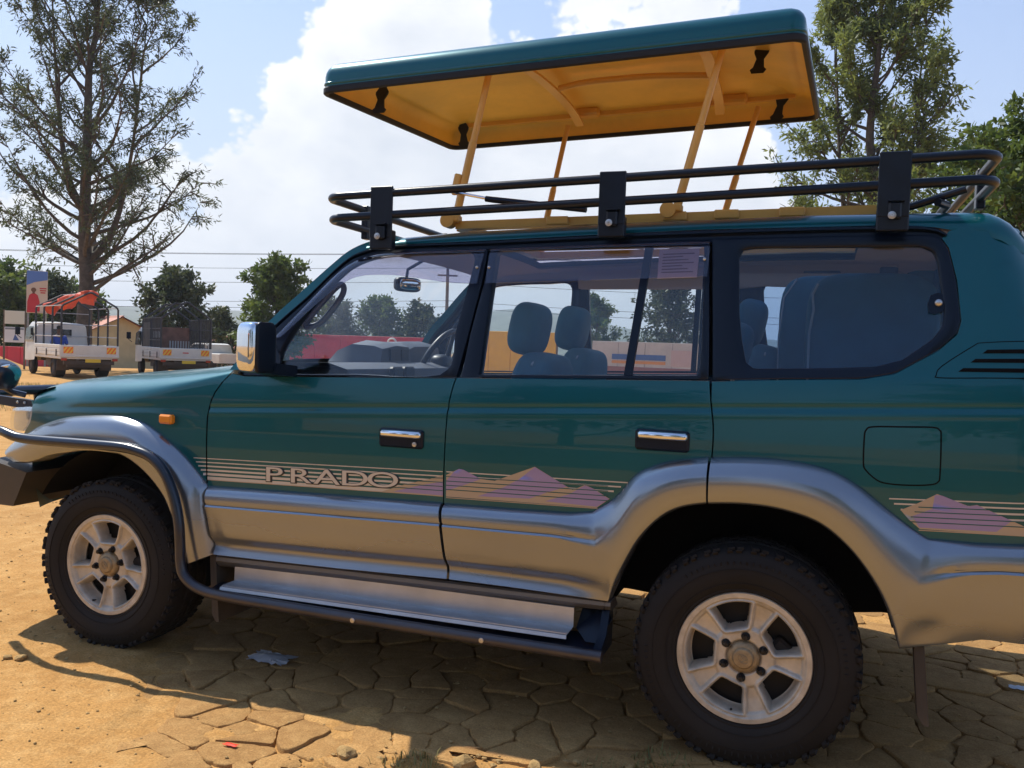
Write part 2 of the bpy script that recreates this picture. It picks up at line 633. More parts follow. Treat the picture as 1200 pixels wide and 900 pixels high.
def inset(poly, d):
    """shrink a closed 2-D outline by d"""
    P = np.array(poly, float)
    if np.sum(P[:, 0]*np.roll(P[:, 1], -1)-np.roll(P[:, 0], -1)*P[:, 1]) < 0:
        P = P[::-1]
    out = []
    n = len(P)
    for i in range(n):
        a, b, c = P[i-1], P[i], P[(i+1) % n]
        e1 = (b-a)/(np.linalg.norm(b-a)+1e-9)
        e2 = (c-b)/(np.linalg.norm(c-b)+1e-9)
        n1, n2 = np.array([-e1[1], e1[0]]), np.array([-e2[1], e2[0]])
        k = n1+n2
        L = max(1+np.dot(n1, n2), .35)
        out.append(b+d*k/L)
    return np.array(out)


def panel(name, poly, material, parent, th=.02, gap=.0025, off=0.0, step=.05, far=False, yf=ys, label=None, lip=0.0):
    """sheet metal that follows the flank: outline in (x, z), returned edges th deep"""
    P = inset(poly, gap)
    bm = bmesh.new()
    vs = [bm.verts.new((p[0], 0, p[1])) for p in P]
    from mathutils.geometry import tessellate_polygon
    for tri in tessellate_polygon([[Vector((p[0], p[1], 0)) for p in P]]):
        try:
            bm.faces.new([vs[i] for i in tri])
        except ValueError:
            pass
    x0, z0 = P.min(0)
    x1, z1 = P.max(0)
    for ax, lo, hi, st in ((0, x0, x1, step*1.6), (2, z0, z1, step*.4 if z1 < 1.3 else step*.6)):
        k = math.ceil(lo/st)*st
        while k < hi:
            co = [0, 0, 0]
            no = [0, 0, 0]
            co[ax] = k
            no[ax] = 1
            bmesh.ops.bisect_plane(bm, geom=bm.verts[:]+bm.edges[:]+bm.faces[:], plane_co=co, plane_no=no)
            k += st
    if th > .01 and z1-z0 > .3:                                        # finer along the pressed crease
        for kx, k0 in ((.0545, 1.0322), ):
            for o_ in np.arange(-.036, .037, .006):
                bmesh.ops.bisect_plane(bm, geom=bm.verts[:]+bm.edges[:]+bm.faces[:], plane_co=(0, 0, k0+o_), plane_no=(-kx, 0, 1))
    bmesh.ops.recalc_face_normals(bm, faces=bm.faces)
    bm.faces.ensure_lookup_table()
    if bm.faces[0].normal.y > 0:
        bmesh.ops.reverse_faces(bm, faces=bm.faces)
    bm.verts.index_update()
    V = [(v.co.x, v.co.z) for v in bm.verts]
    F = [[v.index for v in f.verts] for f in bm.faces]
    E = [(e.verts[0].index, e.verts[1].index) for e in bm.edges if len(e.link_faces) == 1]
    dirs = {}
    for fc in F:
        for i in range(len(fc)):
            dirs[(fc[i], fc[(i+1) % len(fc)])] = 1
    bm.free()
    n = len(V)
    Y = [yf(x, z)-off for x, z in V]
    verts = [(x, y, z) for (x, z), y in zip(V, Y)]+[(x, y+th, z) for (x, z), y in zip(V, Y)]
    faces = [tuple(fc) for fc in F]+[tuple(n+i for i in fc[::-1]) for fc in F]
    nf = len(F)
    for a, b in E:
        if (a, b) in dirs:
            faces.append((b, a, a+n, b+n))
        else:
            faces.append((a, b, b+n, a+n))
    nrm = []
    h = .004
    for x, z in V:
        gx = (yf(x+h, z)-yf(x-h, z))/(2*h)
        gz = (yf(x, z+h)-yf(x, z-h))/(2*h)
        w = Vector((gx, -1, gz)).normalized()
        nrm.append(w)
    if far:
        verts = [(x, 2*YC-y, z) for x, y, z in verts]
        faces = [f_[::-1] for f_ in faces]
        nrm = [Vector((w.x, -w.y, w.z)) for w in nrm]
    verts = [(x-CO.x, y-CO.y, z) for x, y, z in verts]
    me = bpy.data.meshes.new(name)
    me.from_pydata(verts, [], faces)
    me.shade_smooth()
    me.update()
    ln = [None]*len(me.loops)
    for p in me.polygons:
        if p.index < nf:
            for li in p.loop_indices:
                ln[li] = nrm[me.loops[li].vertex_index]
        else:
            for li in p.loop_indices:
                ln[li] = p.normal.copy()
    me.normals_split_custom_set(ln)
    return link(name, me, material, parent, label)


def strip(A, B, prof, far=False, caps=True, g=None):
    """loft between two (x, z) curves with an outward profile prof(s) -> [(t, out)]"""
    g = g or G(CO)
    n = len(A)
    rows = []
    for i in range(n):
        row = []
        for t, o in prof(i/(n-1)):
            x = A[i][0]+(B[i][0]-A[i][0])*t
            z = A[i][1]+(B[i][1]-A[i][1])*t
            y = ys(x, z)-o
            row.append((x, 2*YC-y if far else y, z))
        rows.append(row)
    g.grid(rows)
    if caps:
        m_ = len(rows[0])
        b0 = len(g.v)-n*m_
        g.f.append(tuple(b0+i for i in range(m_)))
        g.f.append(tuple(b0+(n-1)*m_+i for i in range(m_))[::-1])
        g.mi += [g.cur]*2
    return g


def cat(*segs):
    out = [np.array(segs[0])]
    for s_ in segs[1:]:
        out.append(np.array(s_)[1:])
    return np.concatenate(out)


# traced outlines of the flank, metres (x back from the front axle, z up)
BSHUT = smooth([(1.645, 1.746), (1.639, 1.6), (1.613, 1.414), (1.600, 1.262), (1.583, 1.223), (1.566, 1.117), (1.561, 0.937), (1.561, 0.76), (1.575, 0.628), (1.603, 0.481)], 4)
CSHUT = smooth([(2.482, 1.768), (2.521, 1.266), (2.541, 1.114), (2.541, 0.999), (2.533, 0.853)], 4)
PILLAR_OUT = smooth([(.559, 1.222), (.699, 1.429), (.844, 1.574), (.954, 1.68), (1.027, 1.739), (1.119, 1.777), (1.235, 1.795)], 4)
PILLAR_IN = smooth([(.62, 1.222), (.724, 1.396), (.872, 1.541), (.972, 1.65), (1.044, 1.711), (1.138, 1.742), (1.245, 1.755)], 4)
FWIN = smooth([(.796, 1.221), (1.16, 1.232), (1.527, 1.247), (1.552, 1.42), (1.576, 1.603), (1.575, 1.716), (1.44, 1.718), (1.302, 1.714), (1.15, 1.700), (1.05, 1.664), (.98, 1.603), (.893, 1.502), (.82, 1.37), (.785, 1.26)], 4, True)
FFRAME = [(.640, 1.206), (1.16, 1.224), (1.590, 1.238), (1.606, 1.36), (1.634, 1.6), (1.640, 1.740), (1.44, 1.741), (1.246, 1.737), (1.142, 1.729), (1.045, 1.698), (.973, 1.637), (.874, 1.528), (.724, 1.384), (.655, 1.28)]
RWIN = [(1.682, 1.252), (2.08, 1.268), (2.481, 1.284), (2.480, 1.40), (2.472, 1.60), (2.462, 1.740), (2.08, 1.735), (1.680, 1.727), (1.679, 1.60), (1.68, 1.40)]
RFRAME = [(1.607, 1.240), (2.08, 1.256), (2.516, 1.271), (2.508, 1.40), (2.492, 1.60), (2.480, 1.762), (2.08, 1.755), (1.650, 1.744), (1.642, 1.60), (1.617, 1.40)]
QOUT = [(2.487, 1.768), (2.510, 1.50), (2.527, 1.270), (2.76, 1.283), (2.999, 1.295), (3.094, 1.316), (3.217, 1.393), (3.271, 1.447), (3.282, 1.49), (3.269, 1.621), (3.244, 1.729), (3.223, 1.761), (3.195, 1.775), (2.85, 1.774)]
QIN = [(2.586, 1.696), (2.600, 1.50), (2.615, 1.411), (2.634, 1.333), (2.660, 1.314), (2.85, 1.323), (3.038, 1.335), (3.117, 1.360), (3.201, 1.427), (3.232, 1.471), (3.235, 1.515), (3.213, 1.684), (3.201, 1.716), (3.165, 1.734), (2.90, 1.734), (2.633, 1.732), (2.598, 1.726)]
CLAD_TOP_F = [(.499, .739), (1.123, .756), (1.558, .766)]
CLAD_TOP_R = [(1.571, .765), (1.834, .770), (2.06, .777), (2.135, .788), (2.213, .844), (2.283, .929), (2.345, .966), (2.413, .990), (2.535, 1.012)]
QFLARE = [(2.538, 1.012), (2.663, 1.021), (2.782, 1.020), (2.9, 1.002), (2.993, .960), (3.087, .889), (3.167, .831), (3.211, .806)]
ARCH_R = [(2.225, .484), (2.25, .584), (2.313, .711), (2.387, .797), (2.456, .838), (2.538, .858), (2.648, .867), (2.766, .861), (2.886, .828), (2.979, .758), (3.051, .668), (3.1, .577), (3.139, .462)]
ARCH_F = smooth([(-.66, .737), (-.53, .752), (-.38, .80), (-.145, .842), (.02, .846), (.107, .832), (.212, .772), (.301, .685), (.346, .602), (.393, .516), (.416, .406)], 5)
FLARE_F = smooth([(-.822, .790), (-.749, .830), (-.6, .888), (-.505, .925), (-.293, .978), (-.021, 1.003), (.112, .993), (.207, .962), (.357, .869), (.473, .762), (.494, .735), (.517, .594), (.538, .458)], 5)
DOOR_FRONT = [(.578, 1.212), (.545, 1.18), (.51, 1.128), (.488, 1.075), (.483, 1.02), (.483, .896), (.486, .745)]


def side(far):
    sfx = dict(far=far)
    bl = BSHUT
    lower = [tuple(p) for p in bl if p[1] < 1.235]
    fd_poly = [(.640, 1.203), (1.16, 1.221)]+[(1.588, 1.236)]+[p for p in lower if p[1] >= .74]+[(1.12, .735), (.487, .725)]+DOOR_FRONT[::-1][0:]
    fd = panel('front_door', fd_poly, PAINT, car, **sfx)
    lowc = [tuple(p) for p in CSHUT if p[1] < 1.268]
    rd_poly = [(1.590, 1.238), (2.08, 1.254), (2.521, 1.269)]+[p for p in lowc if p[1] > .99]+[(2.535, .99), (2.413, .968), (2.345, .944), (2.283, .905), (2.213, .82), (2.15, .765), (2.06, .755), (1.571, .742)]+[p for p in lower[::-1] if p[1] >= .76]
    rd = panel('rear_door', rd_poly, PAINT, car, **sfx)
    # quarter panel wraps the side window
    qp = [(2.525, 1.267)]+[p for p in lowc if .99 < p[1] < 1.26]+[(2.54, .99)]+[(x, z-.02) for x, z in QFLARE]+[(3.482, .795)]
    zr = [.80, .95, 1.1, 1.25, 1.4, 1.55, 1.65, 1.72, 1.77]
    qp += [(rear_x(z)-.012, z) for z in zr]+[(3.466, 1.806), (3.42, 1.815), (3.30, 1.808), (3.245, 1.788)]
    qp += [(x, z) for x, z in QOUT[::-1] if x > 2.53 and z < 1.766]
    q = panel('quarter_panel', qp, PAINT, car, **sfx)

    # black window frames
    def frame(name, out, inn, parent, o1=.006, o2=-.012, n=120, m=BLACK):
        A, B = closed_resample(out, n), closed_resample(inn, n)
        g = G(CO)
        A = np.vstack([A, A[:1]])
        B = np.vstack([B, B[:1]])
        strip(A, B, lambda s: [(0, -.03), (0.02, o1-.002), (.1, o1), (.8, o1), (.93, o1-.003), (1, o2), (1, o2-.02)], far, False, g)
        return g.make(name, m, parent)
    frame('window_frame', FFRAME, FWIN, fd)
    frame('window_frame', RFRAME, RWIN, rd)
    # glazing
    w = panel('window', inset(FWIN, -.012), GLASS, fd, th=.004, off=-.012, gap=0, **sfx)
    w = panel('window', inset(RWIN, -.012), GLASS, rd, th=.004, off=-.012, gap=0, **sfx)
    frame('window_surround', QOUT, QIN, q, .003, -.004)
    panel('quarter_window', inset(QIN, -.01), TINT, q, th=.004, off=-.006, gap=0, **sfx)
    # divider bar of the rear door glass
    panel('divider_bar', [(2.251, 1.745), (2.279, 1.745), (2.248, 1.262), (2.220, 1.262)], BLACK, rd, th=.02, off=-.004, gap=0, **sfx)

    # cladding
    def clad_prof(w):
        door = [(0, -.02), (0, .004), (.02, .016), (.05, .030), (.09, .039), (.14, .044), (.19, .0455), (.235, .0445), (.24, .040), (.255, .040), (.262, .0455), (.285, .0495), (.30, .0485), (.45, .0475), (.60, .0455), (.70, .043), (.76, .036), (.80, .027), (.84, .022), (.88, .0235), (.92, .028), (.96, .035), (.99, .040), (1.0, .036), (1.0, .0)]
        flare = [(0, -.02), (0, .003), (.02, .012), (.06, .022), (.11, .033), (.16, .042), (.22, .049), (.28, .055), (.31, .0575), (.34, .060), (.37, .062), (.40, .0635), (.44, .065), (.50, .0665), (.58, .067), (.66, .0665), (.74, .0655), (.80, .064), (.85, .0625), (.90, .0605), (.94, .058), (.97, .055), (.99, .050), (1.0, .044), (1.0, -.05)]
        return [(a[0]*(1-w)+b[0]*w, a[1]*(1-w)+b[1]*w) for a, b in zip(door, flare)]
    sm = lambda a, b, x: (lambda t: t*t*(3-2*t))(min(max((x-a)/(b-a), 0), 1))
    n = 50
    A = resample(CLAD_TOP_F, n)
    B = resample([(.537, .456), (1.12, .467), (1.595, .482)], n)
    A[:, 0] += np.linspace(.003, -.003, n)
    B[:, 0] += np.linspace(.003, -.003, n)

    def pf(s):
        k = sm(.045, .07, s)                     # shallow pocket start behind the front edge
        return [(t, o-(.006*(1-k) if .30 < t < .9 else 0)*(1 if o > .02 else 0)) for t, o in clad_prof(0)]
    strip(A, B, pf, far).make('door_cladding', SILVER, fd, 40)
    A1 = resample([(1.5645, .7645)]+CLAD_TOP_R[1:4], 30)
    A2 = resample(smooth(CLAD_TOP_R[3:], 4), 40)
    B1 = resample([(1.5995, .482), (1.837, .483), (2.209, .479)], 30)
    B2 = resample(smooth([(2.209, .479)]+ARCH_R[1:6], 4), 40)
    A, B = cat(A1, A2), cat(B1, B2)
    A[:, 0] += np.linspace(.003, -.003, len(A))
    B[:, 0] += np.linspace(.003, -.003, len(A))
    nA = len(A)
    strip(A, B, lambda s: clad_prof(sm(.30, .52, s)), far).make('door_cladding', SILVER, rd, 40)
    A1 = resample(smooth(QFLARE, 4), 50)
    B1 = resample(smooth(ARCH_R[5:]+[(3.143, .449)], 4), 50)
    A2 = resample([(3.211, .806), (3.34, .806), (3.482, .815), (3.60, .82)], 24)
    B2 = resample([(3.143, .449), (3.262, .478), (3.378, .512), (3.59, .512)], 24)
    A, B = cat(A1, A2), cat(B1, B2)
    A[:, 0] += .003
    B[:, 0] += .003

    def pq(s):
        w = 1-sm(.64, .80, s)
        P = clad_prof(w)
        if s > .62:
            P = [(t, o if t < .7 else o*w+(1-w)*(.045-.10*(t-.7)**1.5)) for t, o in P]
            P[-1] = (1, -.03)
        return P
    strip(A, B, pq, far).make('wheel_arch_flare', SILVER, q, 40)
    nF = 80
    A = resample(FLARE_F, nF)
    B = resample(ARCH_F, nF)
    A[-20:, 0] -= np.linspace(0, .003, 20)
    g = strip(A, B, lambda s: clad_prof(1), far)
    fl = g.make('wheel_arch_flare', SILVER, car, 40)
    # sill under the doors
    g = G(CO)
    A = resample([(.535, .450), (1.12, .462), (2.212, .474)], 20)
    B = resample([(.535, .398), (1.12, .412), (2.212, .432)], 20)
    strip(A, B, lambda s: [(0, -.06), (0, .006), (.15, .016), (.45, .020), (.8, .012), (1, -.004), (1, -.1)], far, True, g)
    g.make('sill', SILLM, car)
    # black backing behind the shut lines
    panel('inner_panel', [(.40, 1.19), (1.6, 1.228), (2.6, 1.26), (3.3, 1.29), (3.5, 1.25), (3.5, .86), (3.2, .86), (2.9, .95), (2.5, .93), (2.2, .78), (1.9, .50), (.56, .48), (.46, .76), (.40, .85)], GAP, car, th=.01, gap=0, off=-.028, **sfx)
    panel('inner_panel', [(1.60, 1.26), (1.67, 1.26), (1.672, 1.74), (1.63, 1.74)], GAP, car, th=.01, gap=0, off=-.034, **sfx)
    panel('inner_panel', [(2.47, 1.28), (2.57, 1.29), (2.56, 1.76), (2.46, 1.76)], GAP, car, th=.01, gap=0, off=-.034, **sfx)
    panel('inner_trim', [(.60, 1.18), (1.6, 1.225), (2.6, 1.255), (3.4, 1.29), (3.4, .92), (.6, .92)], TRIM, car, th=.02, gap=0, off=-.07, **sfx)
    # windscreen pillar
    pil = [tuple(p) for p in PILLAR_OUT]+[tuple(p) for p in PILLAR_IN[::-1]]
    pl = panel('windscreen_pillar', pil, PAINT, car, th=.05, **sfx)
    # black channel between pillar, roof and door frames
    top = [(1.245, 1.755), (1.59, 1.766), (2.067, 1.786), (2.442, 1.800), (3.061, 1.806), (3.195, 1.798), (3.242, 1.776)]
    U = np.vstack([[(.612, 1.214)], PILLAR_IN[:-1], smooth(top, 4)])
    low = [(.655, 1.275), (.724, 1.378), (.874, 1.522), (.973, 1.631), (1.045, 1.692), (1.142, 1.723), (1.246, 1.731), (1.44, 1.735), (1.640, 1.734), (2.08, 1.749), (2.48, 1.756), (2.85, 1.768), (3.195, 1.769), (3.228, 1.755)]
    U = resample(U, 90)
    Lw = resample(np.array([(.640, 1.205)]+low), 90)
    g = G(CO)
    strip(U, Lw, lambda s: [(0, -.03), (0, .004), (.12, .011), (.3, .011), (.38, .003), (.55, -.004), (.9, -.004), (1.0, .0), (1.05, -.03)], far, True, g)
    g.make('roof_gutter', BLACK, car)
    return fd, rd, q, fl


def closed_resample(P, n):
    P = np.array(P, float)
    P = np.vstack([P, P[:1]])
    return resample(P, n+1)[:-1]


FD, RD, QP, FLARE = side(False)
FD2, RD2, QP2, FLARE2 = side(True)

# fuel flap, side vent and indicator
fl_o = smooth([(3.011, 1.112), (3.016, 1.135), (3.036, 1.147), (3.12, 1.152), (3.209, 1.156), (3.230, 1.148), (3.236, 1.128), (3.238, 1.01), (3.234, .985), (3.212, .973), (3.15, .966), (3.088, .966), (3.055, .975), (3.020, 1.005), (3.012, 1.03)], 3, True)
panel('fuel_flap_seam', fl_o, GAP, QP, th=.004, gap=0, off=.0006)
panel('fuel_flap', fl_o, PAINT, QP, th=.004, gap=.0048, off=.0022)
vent_o = smooth([(3.214, 1.318), (3.228, 1.345), (3.317, 1.412), (3.347, 1.424), (3.47, 1.432), (3.49, 1.425), (3.50, 1.33), (3.49, 1.318), (3.35, 1.312), (3.222, 1.307)], 3, True)
panel('vent_seam', vent_o, GAP, QP, th=.004, gap=0, off=.0006)
vp = panel('side_vent', vent_o, PAINT, QP, th=.004, gap=.0028, off=.0024)
for x0, z0 in ((3.357, 1.395), (3.324, 1.3655), (3.290, 1.3355)):
    panel('vent_slot', [(x0-.014, z0-.006), (x0, z0+.006), (3.485, z0+.012), (3.485, z0-.001)], GAP, QP, th=.003, gap=0, off=.0038)
g = G(CO)
g.bbox((.283, ys(.283, 1.005)-.010, 1.005), (.068, .034, .040), .008)
g.make('indicator_lamp', AMBER, car)

# decals ----------------------------------------------------------------
def line(x0, z0, x1, z1, w, off=.0012, name=None, m=PALE, parent=None, w2=None):
    w2 = w if w2 is None else w2
    return [(x0, z0-w/2), (x1, z1-w2/2), (x1, z1+w2/2), (x0, z0+w/2)]


def decal(name, polys, m, parent, off=.0012):
    first = None
    for pl in polys:
        o = panel(name, pl, m, parent, th=.0004, gap=0, off=off)
    return o


lines_f = [line(.487+.0*i, z, 1.556, z2, w) for i, (z, z2, w) in enumerate([(.852, .883, .0035), (.836, .866, .0045), (.820, .8495, .006), (.8035, .833, .0075), (.787, .8165, .010), (.770, .798, .013)])]
decal('stripe_decal', lines_f, PALE, FD)
decal('stripe_decal', [line(.418+.012*i, z, .481, z2, w) for i, (z, z2, w) in enumerate([(.850, .852, .0035), (.834, .836, .0045), (.818, .820, .006), (.802, .8035, .0075), (.785, .787, .010)])], PALE, car)
decal('stripe_decal', [line(1.571, .884, 2.262, .901, .004), line(1.571, .868, 2.235, .884, .005), line(1.571, .852, 2.21, .866, .006)], PALE, RD)
decal('stripe_decal', [line(3.095, .921, 3.60, .946, .004), line(3.11, .906, 3.60, .930, .005), line(3.13, .889, 3.60, .912, .006), line(3.15, .872, 3.60, .893, .007)], PALE, QP)
px = lambda X, Y, M: M(X, Y)
# mountain print on the rear door
mt = [(1.571, .872), (1.622, .899), (1.64, .897), (1.71, .868), (1.765, .866), (1.918, .930), (1.985, .896), (2.06, .858), (2.107, .880), (2.14, .868), (2.196, .838), (2.150, .802), (1.571, .790)]
decal('mountain_decal', [mt], BEIGE, RD, .0016)
decal('mountain_decal', [[(1.571, .850), (1.600, .884), (1.622, .899), (1.64, .897), (1.71, .868), (1.64, .838), (1.571, .812)],
                         [(1.918, .929), (1.985, .895), (2.04, .868), (1.97, .842), (1.90, .812), (1.70, .803), (1.80, .845), (1.86, .880)],
                         [(2.107, .879), (2.14, .867), (2.194, .837), (2.152, .806), (1.96, .808), (2.05, .842)]], LILAC, RD, .0021)
decal('mountain_decal', [[(1.30, .785), (1.40, .822), (1.50, .850), (1.557, .871), (1.558, .788)]], BEIGE, FD, .0016)
decal('mountain_decal', [[(1.352, .790), (1.46, .822), (1.557, .846), (1.558, .793)]], LILAC, FD, .0021)
decal('mountain_decal', [[(3.13, .888), (3.18, .915), (3.231, .948), (3.32, .918), (3.343, .924), (3.478, .868), (3.56, .842), (3.188, .833), (3.155, .86)]], BEIGE, QP, .0016)
decal('mountain_decal', [[(3.225, .944), (3.245, .944), (3.32, .917), (3.343, .923), (3.44, .884), (3.40, .846), (3.186, .838), (3.165, .872), (3.22, .90)]], LILAC, QP, .0021)
seam = []
for z0, z1, w in ((.866, .883, .0025), (.849, .865, .003), (.833, .848, .003), (.817, .831, .003)):
    seam.append(line(1.571, z0, 2.19, z1, w))
decal('mountain_line', seam, PAINT, RD, .0026)
decal('mountain_line', [line(1.33+.05*i, z, 1.557, z+.005, .003) for i, z in enumerate((.806, .822, .838, .854))], PAINT, FD, .0026)
decal('mountain_line', [line(3.15+.01*i, z, 3.50, z+.016, .003) for i, z in enumerate((.853, .869, .886, .902))], PAINT, QP, .0026)
decal('gold_line', [line(.489, .763, 1.557, .7905, .003)], BEIGE, FD, .0014)
decal('gold_line', [line(1.571, .786, 2.155, .800, .003)], BEIGE, RD, .0014)
decal('gold_line', [line(3.185, .829, 3.60, .846, .003)], BEIGE, QP, .0014)


def text_mesh(body, size, extrude, offset=0.0):
    c = bpy.data.curves.new('text', 'FONT')
    c.body = body
    c.size = size
    c.extrude = extrude
    c.offset = offset
    c.align_x = 'CENTER'
    c.resolution_u = 6
    o = bpy.data.objects.new('text', c)
    COL.objects.link(o)
    bpy.context.view_layer.update()
    me = bpy.data.meshes.new_from_object(o.evaluated_get(bpy.context.evaluated_depsgraph_get()))
    bpy.data.objects.remove(o)
    bpy.data.curves.remove(c)
    return me


# raised letters on the front door
for i, ch in enumerate('PRADO'):
    xc = .812+.1235*i
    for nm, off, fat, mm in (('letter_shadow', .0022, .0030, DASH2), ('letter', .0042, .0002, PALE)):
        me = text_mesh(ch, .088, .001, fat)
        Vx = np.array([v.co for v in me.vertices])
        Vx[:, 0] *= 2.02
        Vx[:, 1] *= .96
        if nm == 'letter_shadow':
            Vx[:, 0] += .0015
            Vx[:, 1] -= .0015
        X = xc+Vx[:, 0]
        Z = .781+.0245/.61*(X-.751)+Vx[:, 1]
        Y = np.array([ys(x, z) for x, z in zip(X, Z)])-off-Vx[:, 2]
        for v, p in zip(me.vertices, np.stack([X-CO.x, Y-CO.y, Z], 1)):
            v.co = p
        bm = bmesh.new()
        bm.from_mesh(me)
        bmesh.ops.recalc_face_normals(bm, faces=bm.faces)
        bm.to_mesh(me)
        bm.free()
        link(nm, me, mm, FD)

# door handles
for door, xc, zc, x2 in ((FD, 1.381, .997, 1), (RD, 2.372, 1.056, 0)):
    y0 = ys(xc, zc)
    g = G(CO)
    g.bbox((xc, y0-.004, zc), (.186, .018, .072), .008)
    g.make('handle_surround', BLACK, door)
    g = G(CO)
    g.bbox((xc+.002, y0-.017, zc+.017), (.172, .018, .028), .008)
    g.make('door_handle', CHROME, door, 50)
    if x2:
        g = G(CO)
        g.lathe([(.001, -.006), (.009, -.005), (.0095, 0)], (xc+.062, y0-.014, zc-.018), 'y', 16)
        g.make('key_lock', STEEL, door)

# wind deflectors
def deflector(up, lo, door):
    A, B = resample(up, 40), resample(lo, 40)
    g = G(CO)
    strip(A, B, lambda s: [(-.04, -.002), (0, .012), (.1, .020), (.3, .027), (.6, .031), (.9, .033), (1, .033), (1, .0305), (.6, .0285), (.1, .017), (0, .009)], False, True, g)
    return g.make('wind_deflector', SMOKE, door)


dvf = deflector(smooth([(.752, 1.362), (.86, 1.49), (.975, 1.620), (1.047, 1.681), (1.145, 1.715), (1.30, 1.726), (1.48, 1.730), (1.632, 1.734)], 5),
                smooth([(.800, 1.368), (.92, 1.490), (1.01, 1.570), (1.10, 1.620), (1.25, 1.628), (1.40, 1.612), (1.52, 1.598), (1.625, 1.596)], 5), FD)
dvr = deflector([(1.652, 1.736), (2.08, 1.748), (2.486, 1.757)], [(1.660, 1.598), (2.08, 1.612), (2.486, 1.628)], RD)
for xx, zz, dv in ((1.615, 1.66, dvf), (1.665, 1.66, dvr), (2.472, 1.69, dvr)):
    g = G(CO)
    g.ell((xx, ys(xx, zz)-.034, zz), (.006, .004, .006), 1, 10, 6)
    g.make('clip', STEEL, dv)
# paper permit stuck to the rear door glass
panel('permit_sticker', [(2.305, 1.622), (2.445, 1.628), (2.447, 1.735), (2.303, 1.730)], PAPER, RD, th=.001, off=-.006, gap=0)
pl = [line(2.318, z, 2.43-.02*(i % 3), z+.004, .004) for i, z in enumerate(np.linspace(1.645, 1.712, 7))]
for p_ in pl:
    panel('print_line', p_, PAPERINK, RD, th=.0004, off=-.0052, gap=0)
panel('window_latch', inset(smooth([(3.190, 1.515), (3.232, 1.520), (3.235, 1.575), (3.195, 1.572)], 2, True), 0), BLACK, QP, th=.012, off=.0, gap=0)
g = G(CO)
g.ell((3.218, ys(3.218, 1.547)-.005, 1.547), (.012, .008, .012), 1, 14, 8)
g.make('latch_button', STEEL, QP)

# bonnet and front wings, one pressed skin from arch to centre line ------------
HX = [-.80, -.70, -.56, -.30, .08, .35, .60, .72]
HZ = [1.065, 1.100, 1.130, 1.162, 1.196, 1.229, 1.258, 1.266]


def fender_rows(far):
    rows = []
    ns = 44
    Aup = FLARE_F
    for i in range(ns+1):
        s = i/ns
        row = []
        x1 = lambda z: float(np.interp(z, [.70, 1.02, 1.075, 1.128, 1.18, 1.212, 1.26], [.481, .478, .483, .505, .540, .573, .60]))
        x0 = lambda z: float(np.interp(z, [.80, .874, .928, 1.006, 1.03, 1.06], [-.76, -.672, -.616, -.592, -.615, -.68]))
        # lower edge just under the flare's outer line
        xa = x0(.85)+(x1(.8)-x0(.85))*s
        zb = float(np.interp(xa, FLARE_F[:-10, 0], FLARE_F[:-10, 1]))-.03
        zt = float(np.interp(xa, HX, HZ))
        if s > .985:
            zb = .735
        zs = max(zt-.125+.085*max(0, (s-.45)/.55)**2, zb+.02)
        for k in range(14):
            z = zb+(zs-zb)*k/13
            x = x0(z)+(x1(z)-x0(z))*s
            row.append((x, ys(x, z), z))
        xs = x0(zs)+(x1(zs)-x0(zs))*s
        y_s = ys(xs, zs)
        for k in range(1, 15):
            t = k/14
            P0, P1, P2 = np.array((y_s, zs)), np.array((y_s+.015, zt-.012)), np.array((y_s+.30-.13*max(0, (s-.45)/.55)**2, zt))
            p = (1-t)**2*P0+2*t*(1-t)*P1+t*t*P2
            z = p[1]
            e0 = float(np.interp(t, [0, .5, 1], [x0(zs), x0(zs)-.03, -.70]))
            e1 = float(np.interp(t, [0, .3, 1], [x1(zs), .575, .66]))
            x = e0+(e1-e0)*s
            dz = float(np.interp(x, HX, HZ))-zt
            row.append((x, p[0], z+dz*t))
        yb = row[-1][1]
        for k in range(1, 9):
            t = k/8
            y = yb+(YC-yb)*t
            e0 = -.70-.10*math.sin(t*PI/2)
            e1 = .66-.10*math.sin(t*PI/2)
            x = e0+(e1-e0)*s
            row.append((x, y, float(np.interp(x, HX, HZ))+.022*(1-(1-t)**2)))
        rows.append([(x, 2*YC-y if far else y, z) for x, y, z in row])
    return rows


for far in (False, True):
    rows = fender_rows(far)
    g = G(CO)
    g.grid([r_[:26] for r_ in rows], flip=not far)
    g.make('front_wing', PAINT, car, 60)
    g = G(CO)
    g.grid([r_[25:] for r_ in rows], flip=not far)
    g.make('bonnet', PAINT, car, 60)

# nose: fascia, grille, headlights
g = G(CO)
nose = []
for y in np.linspace(.20, 2*YC-.20, 25):
    t = abs(y-YC)/(YC-.20)
    xf = -.80+.15*t**3
    nose.append([(xf+.12, y, 1.098), (xf+.03, y, 1.075), (xf, y, 1.03), (xf-.01, y, .88), (xf, y, .70), (xf+.05, y, .52)])
g.grid(nose)
g.make('nose_panel', PAINT, car)
for far in (False, True):
    hl = smooth([(-.79, .985), (-.70, .998), (-.606, 1.004), (-.612, .96), (-.628, .925), (-.672, .880), (-.73, .873), (-.805, .875), (-.82, .93)], 3, True)
    b = panel('headlight', hl, mat('headlight_bowl', (.62, .64, .66), .25, .6) if not far else bpy.data.materials['headlight_bowl'], car, th=.05, off=-.012, gap=.006, far=far)
    panel('lens', hl, LENS, b, th=.004, off=.006, gap=.004, far=far)
